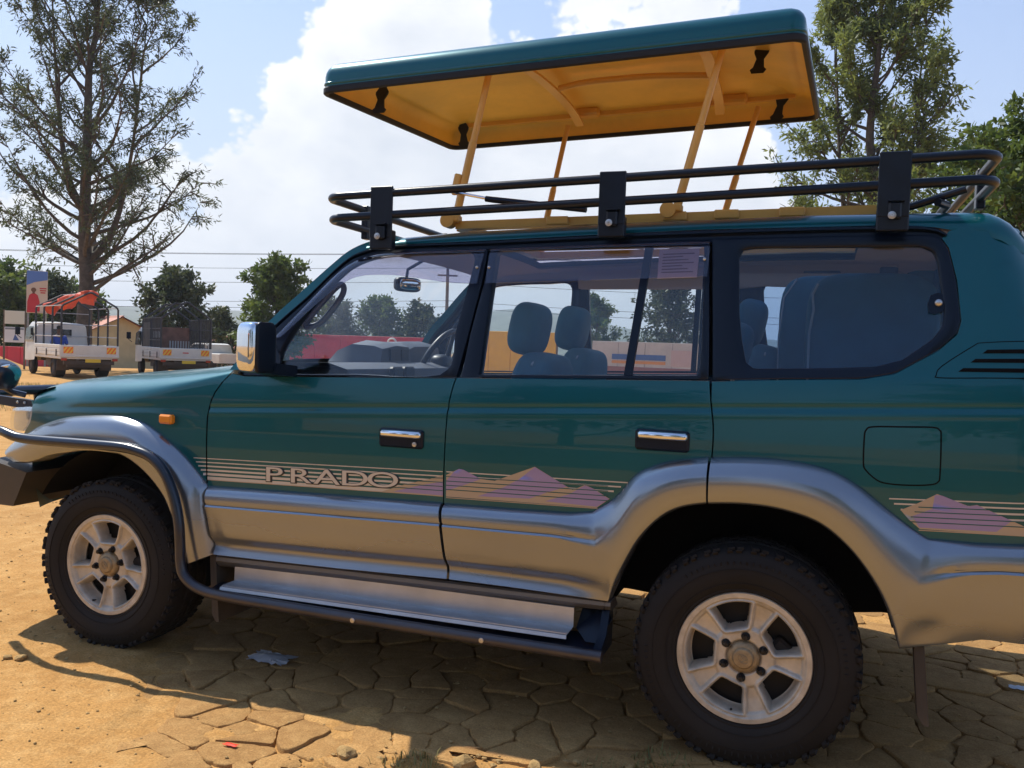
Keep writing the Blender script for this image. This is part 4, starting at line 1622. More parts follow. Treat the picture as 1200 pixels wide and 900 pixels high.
# third-row seats folded up against the sides
g = G(CO)
g.ell((3.045, .62, 1.40), (.235, .075, .285), .42, 30, 20)
s3 = g.make('folded_seat', SEATM, car, 80)
g = G(CO)
g.tube([(2.828, .555, 1.20), (2.826, .545, 1.45), (2.838, .55, 1.54), (2.832, .555, 1.60), (2.85, .56, 1.64)], .005, 6)
g.make('piping', PIPING, s3)
g = G(CO)
g.ell((2.93, 1.10, 1.42), (.24, .085, .30), .40, 30, 20)
s4 = g.make('folded_seat', SEATM, car, 80)
g = G(CO)
g.tube([(2.70, 1.03, 1.20), (2.695, 1.02, 1.45), (2.71, 1.03, 1.62), (2.76, 1.03, 1.70)], .004, 6)
g.make('piping', PIPING, s4)
# dashboard
g = G(CO)
rows = []
for y in np.linspace(.20, 2*YC-.20, 21):
    rows.append([(.62, y, 1.0), (.60, y, 1.235), (.72, y, 1.262), (.95, y, 1.270), (1.04, y, 1.245), (1.07, y, 1.18), (1.06, y, .95)])
g.grid(rows)
dash = g.make('dashboard', DASH, car, 40)
g = G(CO)
rows = []
for y, k in ((.74, .0), (.76, .8), (.90, 1.0), (1.04, .95), (1.06, .0)):
    rows.append([(.62, y, 1.262), (.66, y, 1.262+.07*k), (.74, y, 1.262+.112*k), (.86, y, 1.262+.105*k), (.905, y, 1.262+.088*k), (.915, y, 1.245)])
g.grid(rows)
g.make('gauge_pod', DASH, dash, 50)
g = G(CO)
g.box((.914, .87, 1.305), (.012, .10, .055))
g.box((.914, .975, 1.305), (.012, .07, .055))
g.make('gauge_face', DASH2, dash)
g = G(CO)
rows = []
for y, k in ((1.08, .0), (1.11, .75), (1.20, .97), (1.36, 1.0), (1.50, .9), (1.54, .0)):
    rows.append([(.56, y, 1.262), (.62, y, 1.262+.06*k), (.70, y, 1.262+.112*k), (.81, y, 1.262+.118*k), (.86, y, 1.262+.09*k), (.87, y, 1.20)])
g.grid(rows)
g.make('instrument_hood', DASH, dash, 50)
for y in (.60, .72):
    g = G(CO)
    g.bbox((1.062, y, 1.225), (.03, .10, .06), .008)
    g.make('air_vent', DASH2, dash)
g = G(CO)
Mw = np.array(Matrix.Rotation(R(-62), 3, 'Y'))
cw = np.array((.955, 1.30, 1.275))
ring_ = [cw+Mw @ np.array((.185*math.cos(t), .185*math.sin(t), 0)) for t in np.linspace(0, 2*PI, 41)[:-1]]
g.tube(ring_, .0155, 10, True)
for an in (200, 340, 90):
    p = Mw @ np.array((.18*math.sin(R(an)), .18*math.cos(R(an)), 0))
    g.tube([cw+p, cw+p*.3+Mw @ np.array((0, 0, -.03))], .013, 8)
g.ell(cw+Mw @ np.array((0, 0, -.02)), (.05, .075, .05), .7)
sw = g.make('steering_wheel', DASH2, car, 60)
g = G(CO)
g.tube([cw+Mw @ np.array((0, 0, -.02)), (.80, 1.30, 1.14)], .03, 10)
g.tube([cw+np.array((-.03, .02, -.01)), cw+np.array((-.01, .16, .05))], .006, 8)
g.make('column_stalk', STEEL, sw)
g = G(CO)
g.ell((.925, YC+.03, 1.655), (.025, .075, .036), .5, 24, 12, Matrix.Rotation(R(-28), 3, 'Z'))
rv = g.make('rear_view_mirror', DASH2, car, 70)
g = G(CO)
g.tube([(.92, YC+.03, 1.69), (.93, YC+.02, 1.73), (1.02, YC, 1.77)], .008, 8)
g.make('mirror_stem', DASH2, rv)
g = G(CO)
g.ell((.942, YC+.022, 1.655), (.014, .062, .027), .5, 20, 10, Matrix.Rotation(R(-28), 3, 'Z'))
g.make('mirror_glass', CHROME, rv)
for far in (False, True):
    g = G(CO)
    P = smooth([(.845, .19, 1.425), (.858, .20, 1.415), (.905, .21, 1.435), (.965, .215, 1.50), (1.005, .215, 1.56), (1.002, .21, 1.592), (.975, .20, 1.575), (.90, .19, 1.492)], 5, True)
    g.tube([(x, 2*YC-y if far else y, z) for x, y, z in P], .013, 8, True)
    g.make('grab_handle', DASH2, car)
# roof lamp and belt pillars seen through the side glass
g = G(CO)
g.bbox((2.86, 1.57, 1.765), (.17, .03, .05), .006)
g.bbox((3.16, 1.58, 1.75), (.08, .03, .12), .006)
g.make('inner_lamp', TRIM, car)
g = G(CO)
g.box((1.30, YC, .62), (1.75, 1.45, .02))
g.box((2.85, YC, .655), (1.4, .96, .02))
g.box((1.45, YC, .80), (.9, .22, .3))
g.make('cabin_floor', TRIM, car)

# ================================================================ the place
def site(b, d):
    """ground point at a compass bearing (deg) and distance from where the photographer stands"""
    return CAM.x+d*math.sin(R(b)), CAM.y+d*math.cos(R(b))


def sst(a, b, x):
    t = np.clip((x-a)/(b-a), 0, 1)
    return t*t*(3-2*t)


def vnoise(x, y, s, seed=0):
    """smooth value noise, arrays"""
    x, y = np.asarray(x)*s+seed*17.3, np.asarray(y)*s+seed*9.1
    xi, yi = np.floor(x).astype(int), np.floor(y).astype(int)
    fx, fy = x-xi, y-yi
    fx, fy = fx*fx*(3-2*fx), fy*fy*(3-2*fy)

    def h(a, b):
        n = (a*374761393+b*668265263+seed*974634) & 0x7fffffff
        n = ((n ^ (n >> 13))*1274126177) & 0x7fffffff
        return ((n ^ (n >> 16)) & 0xffff)/65535.0
    return (h(xi, yi)*(1-fx)+h(xi+1, yi)*fx)*(1-fy)+(h(xi, yi+1)*(1-fx)+h(xi+1, yi+1)*fx)*fy


def fbm(x, y, s, seed=0, n=4):
    r_ = 0
    a = .5
    for i in range(n):
        r_ = r_+a*vnoise(x, y, s*2**i, seed+i)
        a *= .5
    return r_


def edge_y(x):
    """front edge of the paving"""
    return np.interp(x, [.2, .7, 1.0, 1.30, 1.42, 1.65, 1.9, 2.2, 2.5, 3.0, 3.6, 4.6], [-.30, -.66, -.74, -.70, -.42, -.37, -.33, -.27, -.16, -.10, .05, .2])


def paved(x, y):
    """>0 inside the paving, metres from its edge"""
    w = .10*(fbm(x, y, 3.0, 5)-.5)*2
    return np.minimum(np.minimum(y-edge_y(x)+w, x-(.42-.55*(y+.2))+w*2), 4.6-x+0*y)


def gz(x, y):
    x, y = np.asarray(x, float), np.asarray(y, float)
    D = np.hypot(x, y)
    far = -2.3*sst(33, 95, D)
    bump = .05*(fbm(x, y, .35, 3)-.47)*sst(2.5, 8, D)
    p = paved(x, y)
    near = (1-sst(4.5, 7, np.hypot(x-1.5, y-.5)))
    micro = (.012*(fbm(x, y, 5, 1)-.47)+.010*(fbm(x, y, 16, 2)-.47)+.005*(vnoise(x, y, 38, 6)-.5))*(1-.6*sst(-.02, .06, p))
    low = -.045*sst(.02, -.20, p)*sst(1.15, 1.6, x)*sst(.6, .0, y)
    joint = -.016*sst(-.03, .05, p)+.0150*sst(.44, .74, fbm(x, y, 4.2, 41)+.10*(fbm(x, y, 22, 43)-.5))*sst(-.03, .05, p)
    return far+bump+(micro+low+joint)*near+.0


def make_ground():
    def axis(a, b, st, far, k=1.16):
        c = list(np.arange(a, b+1e-6, st))
        lo, hi = [], []
        d = st
        v = a
        while v > -far:
            d *= k
            v -= d
            lo.append(v)
        d = st
        v = b
        while v < far:
            d *= k
            v += d
            hi.append(v)
        return np.array(lo[::-1]+c+hi)
    X = axis(-1.6, 4.4, .022, 4200)
    Y = axis(-1.3, 2.2, .022, 4200)
    gx, gy = np.meshgrid(X, Y)
    z = gz(gx, gy)
    nx, ny = len(X), len(Y)
    V = np.stack([gx.ravel(), gy.ravel(), z.ravel()], 1)
    i = np.arange(nx*ny).reshape(ny, nx)
    F = np.stack([i[:-1, :-1], i[:-1, 1:], i[1:, 1:], i[1:, :-1]], -1).reshape(-1, 4)
    me = bpy.data.meshes.new('ground')
    me.vertices.add(len(V))
    me.vertices.foreach_set('co', V.ravel())
    me.loops.add(F.size)
    me.loops.foreach_set('vertex_index', F.ravel())
    me.polygons.add(len(F))
    me.polygons.foreach_set('loop_start', np.arange(0, F.size, 4))
    me.update(calc_edges=True)
    me.shade_smooth()
    return me


def dirtmat(name, c1, c2, c3, sc=1.0, bump=1.0, stone=False):
    M = bpy.data.materials.new(name)
    M.use_nodes = True
    t = M.node_tree
    b = t.nodes['Principled BSDF']
    b.inputs['Roughness'].default_value = .95
    b.inputs['Specular IOR Level'].default_value = .15
    g = nn(t, 'ShaderNodeNewGeometry')
    co = g.outputs['Position']

    def noise(s, det=6, ro=.6):
        n = nn(t, 'ShaderNodeTexNoise')
        n.inputs['Scale'].default_value = s*sc
        n.inputs['Detail'].default_value = det
        n.inputs['Roughness'].default_value = ro
        t.links.new(co, n.inputs['Vector'])
        return n.outputs['Fac']
    mx = nn(t, 'ShaderNodeMix', data_type='RGBA')
    mx.inputs[6].default_value = (*c1, 1)
    mx.inputs[7].default_value = (*c2, 1)
    t.links.new(mth(t, 'MULTIPLY_ADD', noise(1.7), 3.0, -1.0, clamp=True), mx.inputs[0])
    m2 = nn(t, 'ShaderNodeMix', data_type='RGBA')
    m2.inputs[7].default_value = (*c3, 1)
    t.links.new(mth(t, 'MULTIPLY_ADD', noise(9, 8, .7), 3.4, -1.55, clamp=True), m2.inputs[0])
    t.links.new(mx.outputs[2], m2.inputs[6])
    m3 = nn(t, 'ShaderNodeMix', data_type='RGBA', blend_type='MULTIPLY')
    m3.inputs[0].default_value = 1
    t.links.new(m2.outputs[2], m3.inputs[6])
    gr = mth(t, 'MULTIPLY', mth(t, 'MULTIPLY_ADD', noise(120, 3, .7), 1.5, .25), mth(t, 'MULTIPLY_ADD', noise(.6, 3, .5), .5, .75))
    if stone:
        gr = mth(t, 'MULTIPLY', gr, mth(t, 'MULTIPLY_ADD', g.outputs['Random Per Island'], .22, .89))
    t.links.new(gr, m3.inputs[7])
    t.links.new(m3.outputs[2], b.inputs['Base Color'])
    h = mth(t, 'ADD', mth(t, 'MULTIPLY', noise(28, 8, .65), 1.0), mth(t, 'MULTIPLY', noise(150, 4, .7), .35))
    bp = nn(t, 'ShaderNodeBump')
    bp.inputs['Strength'].default_value = .55*bump
    bp.inputs['Distance'].default_value = .016
    t.links.new(h, bp.inputs['Height'])
    t.links.new(bp.outputs[0], b.inputs['Normal'])
    return M


DIRT = dirtmat('dry_dirt', (.46, .250, .082), (.37, .190, .058), (.52, .310, .118))
PAVE = dirtmat('dusty_paver', (.40, .222, .080), (.290, .156, .056), (.46, .272, .104), 1.4, 1.0, True)
ROCK = dirtmat('dusty_rock', (.44, .28, .11), (.33, .21, .09), (.50, .34, .15), 3, 1)
ground = link('ground', make_ground(), DIRT)
ground['kind'] = 'structure'

# paving: a lattice of worn slabs, each its own piece -----------------------------
def clip(poly, px_, py_, nx, ny):
    out = []
    for i in range(len(poly)):
        a, b = poly[i-1], poly[i]
        da = (a[0]-px_)*nx+(a[1]-py_)*ny
        db = (b[0]-px_)*nx+(b[1]-py_)*ny
        if (da <= 0) != (db <= 0):
            t = da/(da-db)
            out.append((a[0]+(b[0]-a[0])*t, a[1]+(b[1]-a[1])*t))
        if db <= 0:
            out.append(b)
    return out


def make_paving():
    st = .178
    pts = []
    r_ = random.Random(11)
    ny = 18
    for j in range(-7, ny+3):
        for i in range(-4, 29):
            x = i*st+(j % 2)*st/2+r_.uniform(-.082, .082)
            y = j*st*.87+r_.uniform(-.075, .075)
            pts.append((x, y))
    P = np.array(pts)
    pav = link('paving', bpy.data.meshes.new('paving'), None)
    # bed of packed dirt the slabs sit in: a thin sheet just above the ground sheet is not needed, the ground dips here
    pav['kind'] = 'structure'
    bed = []
    cells = []
    for k, (x, y) in enumerate(pts):
        pd = float(paved(np.array(x), np.array(y)))
        if pd < -.02 or y > 2.5:
            continue
        poly = [(x-.4, y-.4), (x+.4, y-.4), (x+.4, y+.4), (x-.4, y+.4)]
        d2 = np.hypot(P[:, 0]-x, P[:, 1]-y)
        for q in np.argsort(d2)[1:14]:
            mx_, my_ = (P[q]+(x, y))/2
            v = P[q]-(x, y)
            L = np.hypot(*v)
            poly = clip(poly, mx_, my_, v[0]/L, v[1]/L)
            if len(poly) < 3:
                break
        if len(poly) >= 3:
            cells.append((x, y, pd, poly))
    # biggest in the picture first
    cells.sort(key=lambda c: np.hypot(c[0]-CAM.x, c[1]-CAM.y)*(1 if c[1] < 1.2 else 1.5))
    rest = G()
    for n_, (x, y, pd, poly) in enumerate(cells):
        g = rest if n_ >= 298 else G((x, y, 0))
        pl = inset(poly, r_.uniform(.0012, .0046))
        pl = resample(np.vstack([pl, pl[:1]]), 27)[:-1]
        if pd < .16 and r_.random() < .75:                              # broken outer slabs
            pl = np.array([c_*(1-.10*r_.random())+np.array((x, y))*.10*r_.random() if paved(np.array(c_[0]), np.array(c_[1])) < .05 else c_ for c_ in pl])
        C = pl.mean(0)
        rag = np.array([.014*(r_.random()-.5) for _ in range(len(pl))])
        dirs_ = (pl-C)/(np.linalg.norm(pl-C, axis=1)[:, None]+1e-9)
        pl = pl+dirs_*rag[:, None]
        # round the corners a little
        pl = .10*np.roll(pl, 1, 0)+.80*pl+.10*np.roll(pl, -1, 0)
        sink = -.016*(1-float(sst(.0, .25, np.array(x-(.42-.55*(y+.2))))))
        h = r_.uniform(-.007, .005)+sink
        tx, ty = r_.uniform(-.018, .018), r_.uniform(-.018, .018)
        tz = lambda p: h+(p[0]-C[0])*tx+(p[1]-C[1])*ty
        ring_t = [(p[0], p[1], tz(p)) for p in C+(pl-C)*.92]
        ring_m = [(p[0], p[1], tz(p)-.0008) for p in C+(pl-C)*.975]
        ring_e = [(p[0], p[1], tz(p)-.0045) for p in pl]
        ring_b = [(p[0], p[1], -.075) for p in C+(pl-C)*1.005]
        m_ = len(pl)
        b0 = len(g.v)
        g.add(ring_t+ring_m+ring_e+ring_b+[(C[0], C[1], tz(C)+.001)],
              [(i, (i+1) % m_, 4*m_) for i in range(m_)]+[(a*m_+i, (a+1)*m_+i, (a+1)*m_+(i+1) % m_, a*m_+(i+1) % m_) for a in range(3) for i in range(m_)])
        if n_ < 298:
            o = g.make('slab', PAVE, pav, 50)
            o.location = (x, y, 0)
    if rest.v:
        o = rest.make('slab', PAVE, pav, 50)
        o['kind'] = 'stuff'
    return pav


make_paving()


def stone_mesh(s, seed, flat=.65):
    r_ = random.Random(seed)
    bm = bmesh.new()
    bmesh.ops.create_icosphere(bm, subdivisions=2, radius=s)
    for v in bm.verts:
        k = 1+.28*(r_.random()-.5)+.22*math.sin(v.co.x/s*2.1+seed)*math.cos(v.co.y/s*2.7)
        v.co *= k
        v.co.z *= flat
        v.co.x *= 1.2
    me = bpy.data.meshes.new('stone')
    bm.to_mesh(me)
    bm.free()
    return me


for i, (x, y, s, lab) in enumerate([(-.235, -.275, .016, 'small brown stone lying on bare dirt left of the front tyre'),
                                    (-.18, -.262, .020, 'larger of the two brown stones on the dirt left of the front tyre'),
                                    (1.47, -.47, .034, 'broken dusty lump of paving at the crumbling edge of the slabs'),
                                    (1.84, -.36, .034, 'rounded dirt-coated lump beside the broken paving near the bottom edge'),
                                    (2.06, -.29, .026, 'dusty rubble stone in front of the paving edge, in the shade'),
                                    (3.33, .32, .022, 'small pale stone on the shaded dirt behind the rear tyre')]):
    o = link('stone', stone_mesh(s, 30+i), ROCK)
    o.location = (x, y, float(gz(x, y))+s*.3)
    o.rotation_euler = (0, 0, i*1.3)
    tag(o, lab, 'stone', 'loose stones on the ground')
# gravel: uncountable crumbs
g = G()
r_ = random.Random(4)
ICO = bmesh.new()
bmesh.ops.create_icosphere(ICO, subdivisions=1, radius=1)
iv = [tuple(v.co) for v in ICO.verts]
if_ = [tuple(v.index for v in f.verts) for f in ICO.faces]
ICO.free()
cnt = 0
while cnt < 5200:
    x, y = r_.uniform(-3.5, 4.3), r_.uniform(-1.2, 3.6)
    pd = float(paved(np.array(x), np.array(y)))
    if pd > .05 and r_.random() > .10:
        continue
    if not (pd > -.35 and x > 1.1) and r_.random() > .22:
        continue
    s = .0018+.0055*r_.random()**3
    if pd < .02 and x > 1.1 and y < .4:
        s *= 1.7
    sx, sy, sz = s*r_.uniform(.8, 1.5), s*r_.uniform(.8, 1.3), s*r_.uniform(.5, .9)
    z = float(gz(x, y))+sz*.3 if pd < .0 else .001
    g.add([(x+a*sx*r_.uniform(.8, 1.2), y+b*sy*r_.uniform(.8, 1.2), z+c*sz) for a, b, c in iv], if_)
    cnt += 1
o = g.make('gravel', ROCK, None, 20, fix=False)
tag(o, 'fine brown crumbs of earth and gravel scattered over the dirt', None, None, 'stuff')

GRASS = leafmat('dry_grass', (.13, .13, .03), (.30, .26, .10), .3)


def tuft(cx, cy, n, rad, h, g, seed):
    r_ = random.Random(seed)
    for _ in range(n):
        a, d = r_.uniform(0, 2*PI), rad*math.sqrt(r_.random())
        x, y = cx+d*math.cos(a), cy+d*math.sin(a)
        z = float(gz(x, y))-.003
        L = h*r_.uniform(.5, 1.1)
        b = r_.uniform(0, 2*PI)
        w = L*.035+.0008
        lean = r_.uniform(.2, .8)
        dx, dy = math.cos(b)*lean, math.sin(b)*lean
        sx, sy = -math.sin(b)*w, math.cos(b)*w
        P = [(x-sx, y-sy, z), (x+sx, y+sy, z), (x+dx*L*.4+sx*.8, y+dy*L*.4+sy*.8, z+L*.6), (x+dx*L*.4-sx*.8, y+dy*L*.4-sy*.8, z+L*.6), (x+dx*L, y+dy*L, z+L*.85)]
        g.add(P, [(0, 1, 2, 3), (3, 2, 4)])


for i, (x, y, n, rad, h) in enumerate(((1.70, -.42, 70, .07, .05), (1.61, -.50, 40, .06, .045), (2.44, -.09, 120, .11, .05), (2.25, -.20, 60, .08, .035))):
    g = G()
    tuft(x, y, n, rad, h, g, i)
    o = g.make('grass', GRASS, None, 60, fix=False)
    tag(o, None, None, None, 'stuff')
g = G()
r_ = random.Random(9)
for i in range(420):
    b, d = r_.uniform(-53, -44), r_.uniform(17, 27)
    x, y = site(b, d)
    if fbm(x, y, .5, 8) < .46:
        continue
    tuft(x, y, 14, .35, .10, g, 100+i)
tag(g.make('grass', GRASS, None, 60, fix=False), None, None, None, 'stuff')

# litter ------------------------------------------------------------------------
def crumple(name, c, s, m, lab, cat_, seed, flat=.35, n=14):
    r_ = random.Random(seed)
    g = G()
    rows = []
    for i in range(n):
        row = []
        for j in range(n):
            u_, v_ = i/(n-1)-.5, j/(n-1)-.5
            x = c[0]+s[0]*u_*(1+.5*(r_.random()-.5))
            y = c[1]+s[1]*v_*(1+.5*(r_.random()-.5))
            k = max(0, 1-4*(u_*u_+v_*v_))
            row.append((x, y, .004+s[2]*(k*.6+.4*r_.random())*flat*2))
        rows.append(row)
    g.grid(rows)
    o = g.make(name, m, None, 60)
    return tag(o, lab, cat_)


PLAST = mat('thin_plastic_film', (.50, .47, .46), .3, 0, .3)
crumple('plastic_bag', (.73, .17), (.17, .11, .030), PLAST, 'crumpled clear grey plastic bag on the shaded paving below the side step', 'litter', 3)
crumple('plastic_wrapper', (1.085, -.555), (.050, .018, .006), mat('red_foil', (.75, .05, .02), .4), 'torn red wrapper lying on a sunlit paving slab near the bottom edge', 'litter', 5, .3, 6)
crumple('paper_scrap', (.62, .93), (.34, .16, .012), mat('pale_paper', (.75, .72, .68), .8), 'pale torn paper seen under the front end of the side step', 'litter', 8, .4, 10)
crumple('paper_scrap', (3.72, 1.20), (.06, .05, .006), mat('grey_paper', (.5, .5, .52), .8), 'small grey paper scrap on the ground right of the rear bumper', 'litter', 9, .4, 6)

# trees ---------------------------------------------------------------------------
BARK = mat('bark', (.085, .066, .050), .9, var=(6, .6, 1.4), bump=(30, .5, .02))


def tree(name, lab, loc, H, Rc, tr, seed, leaf, limbs=34, twigs=7, leaves=26, L=.26, Wd=.07, base=.28, droop=.3, group=None, up=.6, fork=None, shape=.6, tw=.30, cat_='tree', peak=.45, cl=.38):
    r_ = np.random.default_rng(seed)
    root = thing(name, lab, cat_, (loc[0], loc[1], float(gz(*loc))), 0, group)
    g = G()
    n = 10
    T = [np.array((0, 0, -.3))]
    for i in range(1, n+1):
        T.append(np.array((.035*H*(r_.random()-.5)*i/n, .035*H*(r_.random()-.5)*i/n, H*.94*i/n)))
    T = smooth(T, 4)
    hz = T[:, 2]/(H*.94)
    trad = tr*(1-.88*np.clip(hz, 0, 1)**.9)+.004
    g.tube(T, trad, 8)
    tpos = lambda h: np.array([np.interp(h*H*.94, T[:, 2], T[:, k]) for k in range(3)])
    stems = [(tpos, 1.0)]
    if fork:
        for (h0, az, spread, k) in fork:
            p0 = tpos(h0)
            FP = smooth([p0, p0+np.array((math.cos(az)*spread*.45, math.sin(az)*spread*.45, H*.08)), p0+np.array((math.cos(az)*spread*.75, math.sin(az)*spread*.75, H*.25)), p0+np.array((math.cos(az)*spread, math.sin(az)*spread, H*(k-h0)))], 5)
            g.tube(FP, np.linspace(tr*.55, .01, len(FP)), 7)
            zz = FP[:, 2]
            stems.append(((lambda h, FP=FP, zz=zz: np.array([np.interp(h*H, zz, FP[:, q]) for q in range(3)])), .65))
    pts, dirs = [], []
    for i in range(limbs):
        sp, k_ = stems[i % len(stems)] if r_.random() < .75 else stems[0]
        h = base+(.97-base)*((i+r_.random())/limbs)
        p0 = sp(h)
        az = i*2.39996+r_.uniform(-.4, .4)
        t = (h-base)/(1-base)
        env = Rc*(math.sin(PI*min(1, (t*(1-peak)*1.0+peak)))**shape if t > 0 else 1)
        env = Rc*max(.12, (1-abs((t-peak+.15)/(1.05))**2.0))*(1-.55*t**3)
        Lb = env*r_.uniform(.65, 1.12)*k_
        el = R(r_.uniform(5, 35)+up*38*t)
        d0 = np.array((math.cos(az)*math.cos(el), math.sin(az)*math.cos(el), math.sin(el)))
        P = [p0]
        d = d0.copy()
        ns = 8
        for s_ in range(ns):
            d = d+np.array((r_.normal()*.10, r_.normal()*.10, r_.normal()*.06+.09*up))
            d /= np.linalg.norm(d)
            P.append(P[-1]+d*Lb/ns)
        P = np.array(P)
        r0 = max(.012, tr*.34*(1-.6*t)*(.5+.5*Lb/Rc))
        g.tube(P, np.linspace(r0, .006, len(P)), 5, caps=False)
        for q in range(twigs):
            s_ = r_.uniform(.28, 1.0)
            idx = s_*ns
            a = int(min(idx, ns-1))
            b = P[a]+(P[a+1]-P[a])*(idx-a)
            td = d0*.6+r_.normal(size=3)*.55+np.array((0, 0, .30*up))
            td /= np.linalg.norm(td)
            tl = Lb*tw*r_.uniform(.5, 1.2)*(1.15-.5*s_)+L*.6
            tip = b+td*tl+np.array((0, 0, .12*tl*up))
            g.tube([b, (b+tip)/2+np.array((0, 0, .03*tl)), tip], [r0*.35, r0*.22, .004], 4, caps=False)
            m_ = int(leaves*r_.uniform(.6, 1.3))
            tt = r_.uniform(.15, 1.08, m_)**.8
            c = b+(tip-b)*tt[:, None]+r_.normal(size=(m_, 3))*L*cl
            pts.append(c)
            dd = td*.55+r_.normal(size=(m_, 3))*.6
            dd[:, 2] -= droop
            dirs.append(dd)
    g.make('trunk', BARK, root, 60, fix=False)
    Pn = np.concatenate(pts)
    D = np.concatenate(dirs)
    D /= np.linalg.norm(D, axis=1)[:, None]
    N = len(Pn)
    Sd = np.cross(D, r_.normal(size=(N, 3)))
    Sd /= np.linalg.norm(Sd, axis=1)[:, None]+1e-9
    ll = L*r_.uniform(.6, 1.25, N)[:, None]
    ww = Wd*r_.uniform(.7, 1.2, N)[:, None]
    nrm = np.cross(D, Sd)
    Vt = np.stack([Pn, Pn+D*ll*.45+Sd*ww*.5+nrm*ll*.05, Pn+D*ll, Pn+D*ll*.45-Sd*ww*.5+nrm*ll*.05], 1).reshape(-1, 3)
    F = np.arange(N*4).reshape(-1, 4)
    me = bpy.data.meshes.new('crown')
    me.vertices.add(N*4)
    me.vertices.foreach_set('co', Vt.ravel())
    me.loops.add(N*4)
    me.loops.foreach_set('vertex_index', F.ravel())
    me.polygons.add(N)
    me.polygons.foreach_set('loop_start', np.arange(0, N*4, 4))
    me.update(calc_edges=True)
    link('crown', me, leaf, root)
    return root


LEAF_A = leafmat('silky_oak_leaf', (.035, .048, .026), (.10, .13, .045), .30)
LEAF_B = leafmat('olive_leaf', (.050, .082, .026), (.20, .25, .055), .42)
LEAF_C = leafmat('fresh_leaf', (.030, .065, .014), (.11, .16, .030), .38)
LEAF_D = leafmat('dark_leaf', (.028, .048, .020), (.075, .095, .034), .28)

tree('silky_oak_tree', 'tall feathery dark tree with forked trunk standing behind the white truck with red tarp', site(-45.7, 40.1), 19.0, 6.3, .34, 3, LEAF_A, 92, 12, 33, .25, .056, .16, .25, None, .85, [(.24, R(35), 2.2, .80), (.36, R(200), 1.6, .92)], tw=.22, peak=.30, cl=.38)
tree('broad_tree', 'tall olive-green tree behind the roof rack, right of the raised roof', site(2.6, 32.0), 15.6, 4.3, .30, 12, LEAF_B, 90, 12, 38, .24, .072, .18, .2, None, .9, [(.25, R(20), 1.6, .9), (.3, R(160), 1.5, .85)], tw=.22, peak=.35, cl=.42)
tree('leafy_tree', 'bright green broadleaf tree at the right edge behind the car', site(10.8, 19.6), 6.0, 2.9, .16, 21, LEAF_C, 60, 12, 36, .17, .085, .22, .25, None, .45, tw=.34, peak=.45)
tree('leafy_tree', 'rounded mid-green tree behind the dark caged truck', site(-40.6, 58.5), 6.2, 2.5, .2, 31, LEAF_D, 40, 8, 30, .34, .17, .12, .2, 'trees beyond the parked trucks', .5, tw=.36)
tree('leafy_tree', 'small dark tree between the caged truck and the red-roofed house', site(-38.1, 66), 4.6, 1.5, .14, 32, LEAF_D, 30, 7, 26, .30, .16, .12, .2, 'trees beyond the parked trucks', .4, tw=.36)
tree('leafy_tree', 'dense green tree just left of the windscreen pillar, above the chrome mirror', site(-34.6, 50), 6.3, 2.4, .2, 33, LEAF_C, 46, 9, 30, .28, .15, .10, .2, 'trees beyond the parked trucks', .5, tw=.36)
for i, (b, d, H, Rc, lab) in enumerate([(-50.2, 54, 5.2, 2.6, 'green tree at the far left behind the sign board'), (-48.0, 58, 5.4, 2.6, 'green tree behind the portrait poster at the left'),
                                        (-46.0, 60, 4.9, 2.2, 'pale green tree seen through the empty frame of the white truck'),
                                        (-31.0, 72, 6.2, 2.6, 'left one of the trees seen through the front door window'), (-28.2, 74, 6.9, 3.0, 'middle tree seen through the front door window, under the mirror'),
                                        (-25.5, 72, 6.2, 2.5, 'right one of the trees seen through the front door window'),
                                        (-14.0, 78, 8.4, 2.2, 'narrow tree seen between the front headrest and the slanting bar'), (-9.2, 62, 8.0, 3.0, 'broad tree above the pale wall seen through the rear door window'),
                                        (-6.2, 66, 7.0, 2.4, 'tree at the right end of the pale wall seen through the rear door window')]):
    tree('leafy_tree', lab, site(b, d), H, Rc, .16, 50+i, (LEAF_C, LEAF_D)[i % 2] if i != 2 else LEAF_C, 34, 8, 26, .36, .17, .10, .2, 'trees beyond the parked trucks' if i < 3 else 'trees seen through the car windows', .45, tw=.36)
# behind the photographer, unseen: first tree inferred but enlarged, others added to darken shade
for x, y, H, Rc, sd, lf, lab in ((8.5, -18.5, 12.5, 5.2, 91, LEAF_B, 'spreading tree across the added road behind the photographer, mirrored in the rear flank'),
                                 (-3.5, -19.5, 8.5, 4.6, 92, LEAF_D, 'unseen bushy tree added behind the photographer to darken what the doors mirror'),
                                 (-16, -21, 7.5, 4.2, 93, LEAF_D, 'unseen dark tree added to darken the reflected horizon, leftmost of those behind the photographer'),
                                 (19, -20, 8.0, 4.4, 94, LEAF_D, 'unseen dark tree added to darken the reflected horizon, rightmost of those behind the photographer')):
    tree('broad_tree', lab, (x, y), H, Rc, .24, sd, lf, 44, 8, 26, .46, .20, .08, .2, 'trees across the road', .5, tw=.36)

